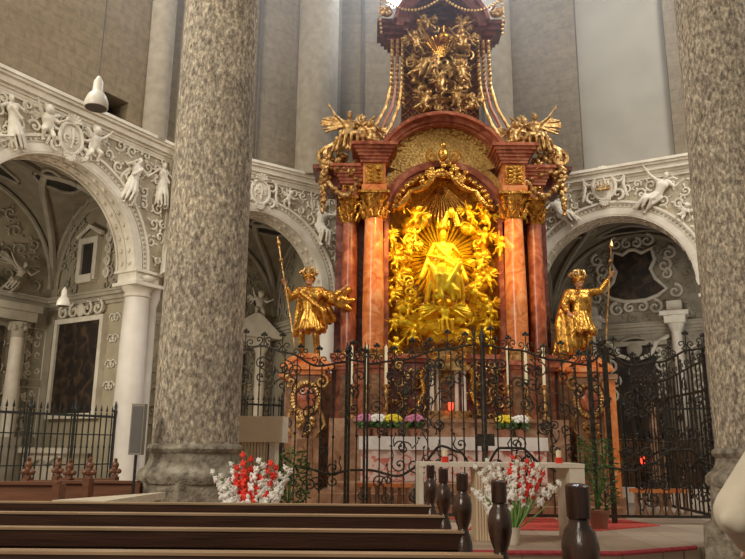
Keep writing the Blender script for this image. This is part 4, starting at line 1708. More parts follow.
# sun glory behind
gl = thing('sunburst', (XA, YA + .55, 5.75), 'gilded sunburst of long rays behind the Madonna in the niche', 'sunburst')
rr = random.Random(15)
for i in range(44):
    a = 2 * PI * i / 44
    L_ = rr.uniform(.75, 1.12) * (1.12 if math.sin(a) > .3 else .95)
    L_ = min(L_, abs(1.15 / max(.001, abs(math.cos(a)))))
    w0 = .045
    d = Vector((math.cos(a), 0, math.sin(a)))
    n_ = Vector((-math.sin(a), 0, math.cos(a)))
    b = MB()
    p0, p1 = d * .2, d * L_
    b.add([p0 - n_ * .015, p0 + n_ * .015, p1 + n_ * w0, p1 + d * .08, p1 - n_ * w0, p0 + Vector((0, -.04, 0)), p1 + Vector((0, -.06, 0))],
          [(0, 5, 6, 4), (5, 1, 2, 6), (6, 2, 3), (6, 3, 4), (0, 4, 3, 2, 1), (0, 1, 5)])
    b.build('ray', 'gold_bright', gl, smooth=False)
# rays that stream down from the head of the niche
gr = thing('ray_cluster', (XA, YA + .35, 7.5), 'bundle of gilded rays streaming down from the head of the altar niche', 'rays')
for i in range(17):
    a = math.radians(-90 + (i - 8) * 5.5)
    L_ = (1.15 if i % 2 else .9)
    b = MB()
    b.tube([(math.cos(a) * .1, 0, math.sin(a) * .1), (math.cos(a) * L_, -.1, math.sin(a) * L_)], [.012, .030], 5)
    b.build('ray', 'gold', gr)

# clouds
cl = thing('cloud_bank', (XA, YA + .3, 4.3), 'gilded bank of sculpted clouds under and around the seated Madonna', 'clouds')
rr = random.Random(6)
caps = []
for i in range(95):
    a = rr.uniform(0, 2 * PI)
    q = rr.uniform(.80, 1.12)
    x = q * math.cos(a) * 1.02
    z = 1.15 + q * math.sin(a) * 1.55
    if z > 2.35:
        continue
    if abs(x) > 1.18:
        x = 1.18 * (1 if x > 0 else -1)
    r = rr.uniform(.09, .17)
    caps.append(((x, .1 + rr.uniform(-.1, .15), z), (r * 1.2, r * .8, r * .8)))
for i in range(40):
    x = rr.uniform(-1.0, 1.0)
    z = rr.uniform(-.55, .25 - .25 * abs(x) + .1)
    r = rr.uniform(.11, .2)
    caps.append(((x, rr.uniform(-.1, .15), z), (r * 1.3, r * .8, r * .75)))
link('cloud', blob(caps, .03, 2, 'gold_bright', 'cloud'), cl)
b = MB()
for i in range(34):
    a = rr.uniform(0, 2 * PI)
    q = rr.uniform(.8, 1.05)
    x, z = q * math.cos(a), 1.1 + q * math.sin(a) * 1.45
    if z > 2.2 or abs(x) > 1.1:
        continue
    sp = spiral(x, z, rr.uniform(.1, .17), rr.uniform(0, 6), 1.2, rr.choice((-1, 1)), 14, -.08)
    b.tube(sp, .028, 5)
b.build('cloud_scroll', 'gold_bright', cl)
# globe and eagle-like wings under her feet
gb = thing('angel_bearer', (XA, YA - .12, 3.75), 'gilded kneeling angel with raised arms carrying the cloud below the Madonna', 'statue')
J = dict(seated())
J.update(elL=(-.38, -.12, 1.05), haL=(-.42, -.2, 1.32), elR=(.38, -.12, 1.05), haR=(.42, -.2, 1.32))
link('body', blob(human(J, 1, 1, .05, 8, 9), .02, 2, 'gold_bright', 'body'), gb)
link('wings', blob(wing_caps((-.08, .12, .95), (-.62, .15, 1.25), (-.75, .15, .7), 7, 1.2) + wing_caps((.08, .12, .95), (.62, .15, 1.25), (.75, .15, .7), 7, 1.2), .02, 1, 'gold_bright', 'wings'), gb)
gb.scale = (.62, .62, .62)
mad.scale = (1.15, 1.1, 1.2)

# cherubs round the Madonna: one family of meshes
PUT2 = dict(PUT)
PUT2.update(elL=(-.16, -.14, .48), haL=(-.05, -.22, .58), knR=(.16, -.1, .3), anR=(.26, 0, .22), head=(.05, -.05, .67), elR=(.22, -.02, .62), haR=(.32, -.08, .76))
PUT3 = dict(PUT)
PUT3.update(pelvis=(.08, .02, .25), chest=(-.02, 0, .42), head=(-.08, -.06, .64), neck=(-.05, -.02, .53), shL=(-.14, 0, .50), shR=(.07, 0, .52), knL=(.0, -.16, .30), anL=(-.02, -.1, .06), knR=(.2, -.1, .12), anR=(.3, 0, .0))
pm = [blob(putto_caps(q), .018, 2, 'gold_bright', 'body') for q in (PUT, PUT2, PUT3)]
wingm = blob(wing_caps((-.05, .08, .50), (-.34, .14, .72), (-.30, .14, .34), 6, .9) + wing_caps((.05, .08, .50), (.34, .14, .72), (.30, .14, .36), 6, .9), .018, 1, 'gold_bright', 'wings')
LEFTS = [(402, 207), (412, 219), (398, 238), (409, 252), (394, 262), (404, 279), (395, 297), (409, 309), (396, 324), (411, 337), (397, 350)]
RIGHTS = [(478, 203), (470, 218), (486, 222), (480, 240), (494, 248), (483, 266), (495, 279), (482, 294), (494, 311), (480, 324), (495, 340), (470, 345)]
for side, lst in (('left', LEFTS), ('right', RIGHTS)):
    for i, (px, py) in enumerate(lst):
        p = at(px, py, YA + .05 + .10 * (i % 2))
        o = thing('cherub_statue', (p.x, p.y, p.z - .2), 'gilded cherub on the %s of the Madonna, %s from the top' % (side, ORD[i]), 'statue', 'gilded cherubs around the Madonna')
        o.rotation_euler = (0, random.uniform(-.7, .7), random.uniform(-.6, .6))
        s_ = random.uniform(.58, .74)
        o.scale = (s_ * random.choice((-1, 1)), s_, s_)
        link('body', pm[(i * 2 + (side == 'left')) % 3], o)
        link('wings', wingm, o)

# the crowning group of the Trinity
tr = thing('trinity_relief', (XA, YA + .05, 10.5), 'old-gold carved group with orb, sceptre, rays and swirling clouds on the attic', 'sculpture')
link('god_the_father', remat(ME['angel'], 'gold_old'), tr).location = (-.15, -.05, -.35)
tr.children[-1].scale = (.85, .6, .85)
rr = random.Random(31)
caps = []
for i in range(46):
    a = rr.uniform(0, 2 * PI)
    q = rr.uniform(.35, .85)
    r = rr.uniform(.08, .15)
    caps.append(((q * math.cos(a) * .85, rr.uniform(.1, .25), -.25 + q * math.sin(a) * 1.35), (r * 1.3, r, r * .8)))
link('cloud', blob(caps, .028, 2, 'gold_old', 'cloud'), tr)
b = MB()
b.ell((.05, -.28, .52), (.13, .13, .13), 14, 10)
b.tube([(.05, -.3, .66), (.05, -.3, .82)], .018, 5)
b.tube([(-.02, -.3, .76), (.12, -.3, .76)], .018, 5)
b.build('orb', 'gold', tr)
b = MB()
for i in range(9):
    a = math.radians(60 + i * 9)
    b.tube([(.02 + .1 * math.cos(a), -.1, .0 + .1 * math.sin(a)), (.02 + .62 * math.cos(a), -.22, .62 * math.sin(a))], [.012, .03], 5)
b.build('ray', 'gold', tr)
b = MB()
b.tube([(-.55, -.25, .95), (-.15, -.3, .15)], .022, 6)
b.ell((-.56, -.25, .98), .05, 8, 6)
b.build('sceptre', 'gold', tr)
b = MB()
for i in range(30):
    x, z = rr.uniform(-.75, .75), rr.uniform(-1.4, 1.0)
    b.tube(spiral(x, z, rr.uniform(.10, .2), rr.uniform(0, 6), 1.2, rr.choice((-1, 1)), 14, -.02), .03, 5)
b.build('cloud_scroll', 'gold_old', tr)
pmo = [remat(x, 'gold_old') for x in pm]
wmo = remat(wingm, 'gold_old')
k = 0
for (x, z, s_) in ((-.55, .35, .6), (.55, .3, .75), (-.6, -.35, .7), (.55, -.5, .7), (-.15, -.75, .75), (.25, -1.1, .6), (-.55, -1.15, .65), (.65, -1.25, .55), (-.3, .95, .5), (.35, .95, .5)):
    nm = ('upper left', 'upper right', 'middle left', 'middle right', 'central', 'lowest central', 'lower left', 'lower right', 'topmost left', 'topmost right')[k]
    o = thing('cherub_statue', (XA + x, YA - .12, 10.3 + z), 'old-gold cherub among the attic clouds, the %s one of the crowning group' % nm, 'statue', 'cherubs of the crowning group')
    s_ *= 1.25
    o.scale = (s_ * rr.choice((-1, 1)), s_, s_)
    o.rotation_euler = (0, rr.uniform(-.8, .8), rr.uniform(-.5, .5))
    link('body', pmo[k % 3], o)
    link('wings', wmo, o)
    k += 1

# angels on the cornices
J = dict(seated())
J.update(elL=(-.36, -.1, 1.15), haL=(-.5, -.15, 1.35), elR=(.38, -.12, .9), haR=(.6, -.2, 1.02), knL=(-.32, -.3, .42), anL=(-.45, -.2, .05))
angb = blob(human(J, 1, 1, .02, 7, 2), .02, 2, 'gold_old', 'body')
angw = blob(wing_caps((-.08, .12, .98), (-.62, .2, 1.55), (-.95, .2, .95), 9, 1.3) + wing_caps((.08, .12, .98), (.35, .22, 1.6), (.6, .2, 1.1), 7, 1.2), .02, 1, 'gold_old', 'wings')
drap = blob([((-.2, -.2, .62), (.25, -.32, .55), .1, .1), ((.25, -.3, .55), (.45, -.1, .2), .1, .06), ((-.1, -.3, .6), (-.3, -.35, .1), .09, .07), ((0, -.32, .55), (-.05, -.38, .1), .08, .06), ((.3, -.1, .5), (.6, .05, .75), .07, .05), ((-.25, 0, .5), (-.6, .05, .1), .09, .06)], .02, 2, 'gold_old', 'drapery')
for s_, lab in ((-1, 'left'), (1, 'right')):
    o = thing('angel_statue', (XA + s_ * 2.2, YA - .05, 7.98), 'gilded winged angel perched on the %s end of the altar cornice' % lab, 'statue', 'angels on the altar cornice')
    o.scale = (-.86 * s_, .86, .86)
    link('body', angb, o)
    link('wings', angw, o).scale = (.72, .9, .85)
    link('drapery', drap, o)
    o = thing('cherub_statue', (XA + s_ * 1.66, YA - .15, 8.12), 'small gilded cherub standing beside the %s angel at the foot of the arched pediment' % lab, 'statue')
    o.scale = (s_ * .95, .95, .95)
    link('body', pmo[1], o)
    link('wings', wmo, o)

# armoured saints on the side pedestals
def saint(loc, label, mirror, scale=1.0):
    t = thing('saint_statue', loc, label, 'statue')
    m = -1 if mirror else 1
    # built for the left saint: lance arm on the picture's left, the other arm stretched right
    if not mirror:
        J = dict(pelvis=(.02, 0, .92), chest=(0, 0, 1.25), neck=(-.01, -.01, 1.44), head=(-.02, -.04, 1.58), shL=(-.2, 0, 1.38), shR=(.2, 0, 1.38),
                 elL=(-.38, -.1, 1.2), haL=(-.46, -.22, 1.42), elR=(.42, -.05, 1.22), haR=(.62, -.15, 1.36), hiL=(-.1, 0, .88), hiR=(.12, 0, .88),
                 knL=(-.13, -.12, .5), knR=(.14, -.04, .5), anL=(-.12, -.02, .08), anR=(.18, .04, .08))
    else:
        J = dict(pelvis=(-.02, 0, .92), chest=(0, 0, 1.25), neck=(0, -.01, 1.44), head=(.0, -.04, 1.58), shL=(-.2, 0, 1.38), shR=(.2, 0, 1.38),
                 elL=(-.36, -.08, 1.1), haL=(-.3, -.25, .95), elR=(.42, -.05, 1.42), haR=(.56, -.14, 1.66), hiL=(-.12, 0, .88), hiR=(.1, 0, .88),
                 knL=(-.14, -.04, .5), knR=(.12, -.12, .5), anL=(-.18, .04, .08), anR=(.12, -.02, .08))
    link('body', blob(human(J, 1, 1.02), .016, 2, 'skin_gilt', 'body'), t)
    P = {k_: Vector(v_) for k_, v_ in J.items()}
    c = [(P['pelvis'], P['chest'], .155, .172), (P['chest'] - Vector((.06, 0, 0)), P['chest'] + Vector((.06, 0, 0)), .165, .165), (P['shL'], P['shR'], .09, .09),
         (P['shL'], P['shL'].lerp(P['elL'], .75), .095, .075), (P['shR'], P['shR'].lerp(P['elR'], .75), .095, .075),
         (P['elL'], P['haL'].lerp(P['elL'], .25), .07, .06), (P['elR'], P['haR'].lerp(P['elR'], .25), .07, .06)]
    link('breastplate', blob(c, .018, 2, 'gold', 'breastplate'), t)
    c = []
    for i in range(14):
        a = 2 * PI * i / 14
        c.append((P['pelvis'] + Vector((.13 * math.cos(a), .11 * math.sin(a), .06)), P['pelvis'] + Vector((.27 * math.cos(a), .24 * math.sin(a), -.34 + .04 * (i % 2))), .05, .055))
    link('skirt', blob(c, .018, 1, 'gold', 'skirt'), t)
    c = []
    for S in 'LR':
        c += [(P['kn' + S], P['an' + S], .072, .055), (P['an' + S], P['an' + S] + Vector((0, -.15, -.035)), .052, .04)]
    link('boots', blob(c, .018, 1, 'gold', 'boots'), t)
    # cloak
    c = []
    if not mirror:
        for i in range(9):
            q = i / 8
            c.append(((-.2 + .42 * q, .12, 1.38), (-.28 + .75 * q, .22 + .05 * math.sin(i * 2), .55 + .3 * q), .07, .07))
        c += [((.2, .05, 1.35), (.6, .02, 1.2), .1, .14), ((.45, .0, 1.22), (.75, -.02, 1.4), .13, .08), ((.55, 0, 1.15), (.85, 0, 1.2), .09, .06), ((.5, 0, 1.15), (.8, 0, 1.02), .09, .05), ((-.15, -.14, 1.3), (.3, -.2, .95), .06, .05), ((.3, -.2, .95), (.34, -.1, .62), .06, .04)]
    else:
        for i in range(10):
            q = i / 9
            c.append(((-.22 + .44 * q, .12, 1.40), (-.5 + .66 * q, .2 + .05 * math.sin(i * 2), .12 + .25 * q), .07, .075))
        c += [((-.25, .02, 1.3), (-.42, -.05, .7), .1, .13), ((-.42, -.05, .7), (-.4, -.05, .12), .13, .1), ((-.35, -.12, .9), (-.3, -.15, .2), .08, .08), ((-.2, -.18, .85), (-.2, -.16, .3), .06, .06)]
    link('cloak', blob(c, .022, 2, 'gold', 'cloak'), t)
    h = P['head']
    b = MB()
    b.ell((h.x, h.y + .02, h.z + .05), (.115, .13, .11), 14, 8)
    b.tube([(h.x - .115, h.y - .01, h.z + .04), (h.x - .07, h.y - .10, h.z + .06), (h.x, h.y - .13, h.z + .075), (h.x + .07, h.y - .10, h.z + .06), (h.x + .115, h.y - .01, h.z + .04), (h.x + .08, h.y + .10, h.z), (h.x, h.y + .135, h.z - .02), (h.x - .08, h.y + .10, h.z)], .018, 6, closed=True)
    hm = b.build('helmet', 'gold', t)
    b = MB()
    rp = random.Random(3)
    for i in range(11):
        a = PI * (i + .5) / 11
        d_ = Vector((math.cos(a), .3 * math.sin(i * 2.2), 0))
        r0 = Vector((h.x, h.y + .02, h.z + .13))
        L1_ = rp.uniform(.10, .15)
        b.tube([r0, r0 + d_ * L1_ * .5 + Vector((0, 0, .10 * math.sin(a) + .05)), r0 + d_ * L1_ + Vector((0, 0, .09 * math.sin(a) + .04)), r0 + d_ * (L1_ + .04) + Vector((0, 0, .02)), r0 + d_ * (L1_ + .01) + Vector((0, 0, -.03))], [.025, .035, .038, .03, .012], 8)
    b.build('plume', 'gold_old', hm)
    b = MB()
    hd = P['haL'] if not mirror else P['haR']
    if not mirror:
        lo, hi = Vector((-.26, -.25, .22)), Vector((-.64, -.2, 2.22))
    else:
        lo, hi = Vector((.42, -.2, .35)), Vector((.66, -.14, 2.25))
    k_ = (hd.z - lo.z) / (hi.z - lo.z)
    hx = lo.lerp(hi, k_)
    sh_ = Vector((hd.x - hx.x, hd.y - .04 - hx.y, 0))
    lo, hi = lo + sh_, hi + sh_
    b.tube([lo, hi], .016, 6)
    b.tube([hi, hi + (hi - lo).normalized() * .05, hi + (hi - lo).normalized() * .2], [.02, .05, .004], 6)
    b.ell(lo.lerp(hi, .86), .045, 8, 6)
    b.build('lance', 'gold_old', t)
    t.scale = (scale, scale, scale)
    return t


p = at(305, 352, YA - .1)
saint((XA - 3.02, YA - .08, 3.18), 'gilded armoured saint with plumed helmet and lance, standing left of the altar columns', False, 1.14)
saint((XA + 3.02, YA - .08, 3.18), 'gilded armoured saint in long cloak raising a lance, right of the altar columns', True, 1.14)

# ------------------------------------------------------------------ on the altar table
ac = thing('altar_cloth', (XA, YA - 1.0, 1.52), 'white linen altar cloth with red embroidery hanging down the front of the high altar', 'altar cloth')
b = MB()
nseg = 60
vs = []
for i in range(nseg + 1):
    x = -1.86 + 3.72 * i / nseg
    wv = .012 * math.sin(i * 1.3)
    b.v += [(x, .32, .035), (x, -.40, .035), (x, -.415 + wv, -.22), (x, -.43 + wv, -.24)]
for i in range(nseg):
    k = 4 * i
    for j in range(2):
        b.f.append((k + j, k + j + 1, k + j + 5, k + j + 4))
b.build('top_cloth', 'cloth_white', ac)
b = MB()
for i in range(nseg + 1):
    x = -1.82 + 3.64 * i / nseg
    wv = .014 * math.sin(i * 1.1)
    b.v += [(x, -.385 + wv, -.05), (x, -.395 + wv * 1.3, -.82)]
for i in range(nseg):
    k = 2 * i
    b.f.append((k, k + 1, k + 3, k + 2))
b.build('embroidered_front', 'antependium', ac)

# six tall candles
cst = MB()
cst.lathe([(.11, 0), (.11, .03), (.05, .06), (.03, .12), (.055, .2), (.03, .28), (.025, .42), (.05, .5), (.03, .56), (.075, .62), (.08, .65)], n=14)
cstm = cst.mesh('candlestick', 'gold_old')
cdm = MB().lathe([(.034, .65), (.034, 1.38), (.022, 1.40), (.006, 1.41), (.004, 1.44)], n=12).mesh('candle', 'wax')
pxs = [351, 367, 386, 509, 527, 545]
lab = ['outermost on the left', 'middle one on the left', 'innermost on the left', 'innermost on the right', 'middle one on the right', 'outermost on the right']
for px, l_ in zip(pxs, lab):
    p = at(px, 400, YA - .5)
    zt = at(px, 345, YA - .5).z
    z0 = 1.93
    if abs(p.x - XA) > 1.9:
        z0 = 1.93
    o = thing('altar_candlestick', (p.x, p.y, z0), 'gilt candlestick with tall cream candle behind the altar, %s' % l_, 'candlestick', 'tall altar candles')
    s_ = (zt - z0) / 1.42
    o.scale = (1, 1, s_)
    link('base', cstm, o)
    link('candle', cdm, o)
for q in (-1, 1):
    b = MB()
    b.box(*sorted((q * 1.95, q * 2.5)), -.62, -.2, ZF, 1.93)
    part('candle_shelf', b, 'marble_pink', smooth=False)


def flower_pot(p, mat, label, r=.11):
    t = thing('potted_flowers', p, label, 'potted plant', 'potted flowers on the altar')
    t.scale = (1.35, 1.2, 1.3)
    MB().lathe([(.07, 0), (.095, .12), (.1, .12), (.085, .11)], n=14).build('pot', 'terracotta', t)
    b = MB()
    rr_ = random.Random(int(p[0] * 100))
    for i in range(16):
        a = rr_.uniform(0, 2 * PI)
        b.ell((math.cos(a) * .09, math.sin(a) * .08, .15 + rr_.uniform(0, .08)), (.07, .03, .025), 6, 4, (rr_.uniform(-1, 1), rr_.uniform(-1, 1), a))
    b.build('foliage', 'leaf', t)
    for i in range(11):
        a = 2 * PI * i / 11
        q = .1 if i % 2 else .05
        bl = MB()
        c = Vector((math.cos(a) * q, math.sin(a) * q - .02, .26 + .05 * (1 - q * 8)))
        for k_ in range(5):
            an = 2 * PI * k_ / 5
            bl.ell(c + Vector((math.cos(an) * .03, -.01, math.sin(an) * .03)), (.026, .012, .026), 6, 4)
        bl.ell(c, .015, 6, 4)
        bl.build('blossom', mat, t)
    return t


for px, mt, cn in ((357, 'petal_pink', 'purple-pink flowers, leftmost pot'), (378, 'petal_white', 'white flowers, second pot from the left'), (393, 'petal_yellow', 'yellow flowers left of the tabernacle'),
                   (415, 'petal_pink', 'pink flowers just left of the tabernacle'), (505, 'petal_yellow', 'yellow flowers right of the tabernacle'), (521, 'petal_white', 'white flowers, rightmost blooming pot')):
    p = at(px, 431, YA - .95)
    flower_pot((max(p.x, XA - 1.75), p.y, 1.56), mt, 'small pot of %s on the high altar' % cn)
# ================================================================== WROUGHT IRON
def lerp_pts(pts, x):
    for (xa, za), (xb, zb) in zip(pts, pts[1:]):
        if xa <= x <= xb:
            t = (x - xa) / (xb - xa)
            t = t * t * (3 - 2 * t)
            return za + (zb - za) * t
    return pts[0][1] if x < pts[0][0] else pts[-1][1]


def smooth_curve(pts, n=40):
    x0, x1 = pts[0][0], pts[-1][0]
    return [(x0 + (x1 - x0) * i / n, lerp_pts(pts, x0 + (x1 - x0) * i / n)) for i in range(n + 1)]


def iron_panel(t, top, mid, z0, step=.215, seed=1, scrolls=16, mat='iron', crest=True, post=(True, True), postw=.05, low=None):
    """bars, curved rails and scrolls between top[0].x and top[-1].x, in the panel's own x-z plane"""
    rr = random.Random(seed)
    x0, x1 = top[0][0], top[-1][0]
    for on, x in zip(post, (x0, x1)):
        if on:
            b = MB()
            zt = lerp_pts(top, x) + .10
            b.box(x - postw / 2, x + postw / 2, -postw / 2, postw / 2, ZF, zt)
            b.lathe([(postw * .8, zt), (postw * .4, zt + .04), (postw * .9, zt + .10), (postw * .3, zt + .17), (.008, zt + .24)], x, 0, 10)
            b.build('post', mat, t)
    n = max(2, round((x1 - x0) / step))
    for i in range(1, n):
        x = x0 + (x1 - x0) * i / n
        b = MB()
        zt = lerp_pts(top, x)
        b.box(x - .011, x + .011, -.011, .011, z0, zt)
        zk = z0 + (zt - z0) * .5
        b.ell((x, 0, zk), (.026, .026, .03), 6, 5)
        b.ell((x, 0, z0 + (zt - z0) * .76), (.022, .022, .03), 6, 5)
        b.build('bar', mat, t)
    b = MB()
    b.tube([(x, 0, z) for x, z in smooth_curve(top)], .019, 6)
    b.build('top_rail', mat, t)
    if mid:
        b = MB()
        b.tube([(x, -.02, z) for x, z in smooth_curve(mid)], .021, 6)
        b.build('middle_rail', mat, t)
    if low is not None:
        b = MB()
        b.box(x0, x1, -.02, .02, low - .02, low + .02)
        b.build('middle_rail', mat, t)
    b = MB()
    b.box(x0, x1, -.02, .02, z0 - .02, z0 + .025)
    b.build('bottom_rail', mat, t)
    # C scrolls
    for i in range(scrolls):
        x = x0 + (x1 - x0) * (.06 + .88 * rr.random())
        zt = lerp_pts(top, x)
        z = z0 + (zt - z0) * rr.choice((.12, .2, .3, .42, .55, .68, .8, .9)) + rr.uniform(-.05, .05)
        r = rr.uniform(.09, .15)
        h = rr.choice((-1, 1))
        a = rr.choice((0, PI / 2, PI, -PI / 2))
        sp = spiral(x, z, r, a, 1.25, h, 16, -.015)
        # leading tendril
        e = Vector(sp[0])
        tip = e + Vector((h * rr.uniform(-.05, .12), 0, rr.choice((-1, 1)) * rr.uniform(.15, .3)))
        b = MB()
        b.tube([tip, (tip + e) / 2 + Vector((.03 * h, 0, 0))] + sp, [.008, .011] + [.013] * len(sp), 5)
        b.ell(sp[-1], (.026, .012, .026), 6, 4)
        b.ell(tip, (.03, .01, .018), 6, 4, (0, rr.uniform(0, 3), 0))
        b.build('scroll', mat, t)
    if crest:
        k = max(2, round((x1 - x0) / .32))
        for i in range(k):
            x = x0 + (x1 - x0) * (i + .5) / k
            zt = lerp_pts(top, x)
            b = MB()
            for h in (-1, 1):
                sp = spiral(x + h * .085, zt + .11, .075, -PI / 2, 1.2, -h, 14, 0)
                b.tube([(x, 0, zt)] + sp, .011, 5)
            hgt = .30 if i % 2 == 0 else .2
            b.tube([(x, 0, zt), (x, 0, zt + hgt)], .01, 5)
            for q in range(3):
                b.ell((x + (q - 1) * .035, 0, zt + hgt + (.03 if q == 1 else 0)), (.028, .012, .03), 6, 4)
            b.build('crest', mat, t)


YG = 12.5


def gp(pts):
    out = []
    for px, py in pts:
        p = at(px, py, YG)
        out.append((p.x, p.z))
    return out


def front_screen(name, label, cat, pts_top, pts_mid, **kw):
    top = gp(pts_top)
    x0 = top[0][0]
    t = thing(name, (x0, YG, 0), label, cat)
    top = [(x - x0, z) for x, z in top]
    mid = [(x - x0, z) for x, z in gp(pts_mid)] if pts_mid else None
    iron_panel(t, top, mid, .27, **kw)
    return t


front_screen('iron_screen', 'black wrought iron screen section between the big grey pillar and the gate', 'iron screen',
             [(236, 350), (262, 346), (288, 353), (318, 366), (347, 362)], [(236, 448), (268, 450), (305, 468), (330, 474), (347, 471)], seed=11, scrolls=38, postw=.048)
g1 = front_screen('iron_gate', 'left leaf of the black scrolled iron gate in front of the high altar', 'gate',
                  [(368, 364), (400, 360), (440, 350), (474, 345)], [(368, 470), (398, 476), (420, 466), (441, 446), (460, 452), (474, 470)], seed=12, scrolls=46, postw=.038)
g2 = front_screen('iron_gate', 'right leaf of the black scrolled iron gate, the one with the lock box', 'gate',
                  [(482, 345), (516, 350), (555, 360), (588, 365)], [(482, 470), (500, 448), (520, 448), (545, 466), (566, 476), (588, 470)], seed=13, scrolls=46, postw=.038)
b = MB()
p = at(484, 446, YG)
p1 = at(484, 434, YG)
b.box(-.16, .16, -.07, -.02, p.z, p1.z)
o = b.build('lock_box', 'iron', g2)
b = MB()
b.lathe([(.05, .2), (.055, 1.2), (.045, 1.25), (.06, 1.35), (.045, 1.45), (.05, 2.4), (.035, 3.1), (.06, 3.2), (.02, 3.35)], .0, -.03, 10)
b.build('meeting_stile', 'iron', g2)
g3 = front_screen('iron_screen', 'black wrought iron screen section between the gate and the right pillar', 'iron screen',
                  [(605, 352), (630, 366), (660, 362), (690, 350), (713, 346)], [(605, 467), (632, 471), (652, 463), (672, 450), (690, 450), (704, 463), (713, 466)], seed=14, scrolls=34, postw=.048)
# filler between the posts
front_screen('iron_screen', 'narrow black iron screen strip left of the gate, between two posts', 'iron screen',
             [(350, 360), (365, 362)], [(350, 470), (365, 470)], seed=15, scrolls=4, step=.13, postw=.042)
front_screen('iron_screen', 'narrow black iron screen strip right of the gate, between two posts', 'iron screen',
             [(590, 362), (603, 354)], [(590, 470), (603, 468)], seed=16, scrolls=4, step=.13, postw=.042)

# screen that runs back along the side of the choir
x0_, y0_ = at(714, 448, YG).x, YG + .08
dx_, dy_ = 6.05 - x0_, 17.1 - y0_
t = thing('side_screen', (x0_, y0_, 0), 'long black iron screen running back from the right pillar beside the altar', 'iron screen', None, math.atan2(dy_, dx_))
L_ = math.hypot(dx_, dy_)
iron_panel(t, [(0, 2.85), (L_ * .5, 2.7), (L_, 2.85)], [(0, 1.3), (L_ * .3, 1.0), (L_ * .6, 1.3), (L_, 1.0)], .27, step=.2, seed=20, scrolls=60, low=2.35)


# railings of the chapels
def railing(loc, rz, uc, label, h=1.95):
    t = thing('chapel_railing', (uc - 1.98, .22, 0), label, 'railing')
    W_ = 3.96
    n = 28
    for i in range(5):
        x = W_ * i / 4
        b = MB()
        b.box(x - .02, x + .02, -.02, .02, ZF, h + .06)
        b.lathe([(.03, h + .05), (.045, h + .1), (.02, h + .15), (.03, h + .2), (.005, h + .32)], x, 0, 8)
        b.build('post', 'iron_green', t)
    for i in range(n):
        x = W_ * (i + .5) / n
        b = MB()
        b.box(x - .011, x + .011, -.011, .011, .5, h + .06)
        zt = h + .06
        b.add([(x - .03, 0, zt + .04), (x, -.012, zt + .04), (x + .03, 0, zt + .04), (x, .012, zt + .04), (x, 0, zt + .17), (x, 0, zt)], [(0, 1, 4), (1, 2, 4), (2, 3, 4), (3, 0, 4), (1, 0, 5), (2, 1, 5), (3, 2, 5), (0, 3, 5)])
        b.ell((x, 0, 1.3), (.03, .015, .05), 6, 4)
        b.build('bar', 'iron_green', t)
    for z in (h - .02, .5, .95, 1.55):
        b = MB()
        r_ = .024 if z > 1.8 else .012
        b.box(0, W_, -r_, r_, z - r_, z + r_)
        b.build('rail', 'iron_green', t)
    b = MB()
    b.box(0, W_, -.12, .12, ZF, .47)
    b.build('kerb', 'stone_pale', t)
    at_bay(t, loc, rz)


railing(L1, R1, 1.5, 'dark green iron railing with spear tips across the left chapel arch')
railing(L2, R2, 2.15, 'dark iron railing across the chapel behind the big pillar', 2.35)
railing(L4, R4, .7, 'dark iron railing across the right chapel arch', 2.3)

# ================================================================== PEWS
def pew_end(x, y, h=1.22, parent=None, name='pew_end'):
    b = MB()
    pr = [(.034, 0), (.034, .45), (.026, .55), (.040, .66), (.044, .76), (.040, .84), (.026, .89), (.022, .905), (.032, .93), (.040, .965), (.041, 1.0), (.034, 1.03), (.023, 1.045), (.022, 1.055), (.026, 1.06), (.027, 1.125), (.022, 1.13)]
    k = h / 1.13
    b.lathe([(r * 1.05, z * k) for r, z in pr], x, y, 14, squash=1.7)
    return b.build(name, 'wood_end', parent)


def pew(xl, xr, y, label, group, ends=(1, 1), mats=('wood_dark', 'wood_top'), eh=1.235):
    t = thing('church_pew', ((xl + xr) / 2, y, 0), label, 'pew', group)
    c = (xl + xr) / 2
    a, d = xl - c, xr - c
    b = MB()
    b.box(a, d, .0, .035, .42, .970)
    b.box(a, d, -.03, .0, .90, .970)
    b.build('backrest', mats[0], t, False)
    b = MB()
    b.box(a, d, -.035, .04, .970, .98)
    b.build('top_rail', mats[1], t, True)
    b = MB()
    b.box(a, d, .03, .38, .42, .455)
    b.build('seat', mats[0], t, False)
    b = MB()
    b.box(a, d, -.20, .0, .66, .685)
    b.build('book_shelf', mats[0], t, False)
    b = MB()
    b.box(a, d, -.28, -.12, .16, .20)
    b.build('kneeler', mats[0], t, False)
    for e, x in zip(ends, (a, d)):
        if e:
            pew_end(x, .02, eh, parent=t)
    return t


def xof(px, Y):
    return at(px, 500, Y).x


RN = ['nearest', 'second', 'third', 'fourth']
for i, (Y, pxe) in enumerate(((2.75, 500), (3.5, 463), (4.25, 444), (5.0, 431))):
    xe = xof(pxe, Y)
    pew(-4.6, xe, Y, 'dark wooden pew left of the aisle, %s row from the viewer' % RN[i], 'dark pews left of the aisle')
pew(xof(580, 1.85), 3.6, 1.85, 'dark wooden pew right of the aisle, only its turned end showing', None, eh=1.265)
b = MB()
# low front screen before the first row
t = thing('pew_front', (-2.0, 5.75, 0), 'long dark wooden front desk before the foremost pew row', 'pew front')
b = MB()
b.box(-2.6, 2.28, 0, .04, 0, .87)
b.build('panel', 'wood_dark', t, False)
b = MB()
b.box(-2.62, 2.3, -.06, .10, .87, .895)
b.build('ledge', 'wood_red', t, False)

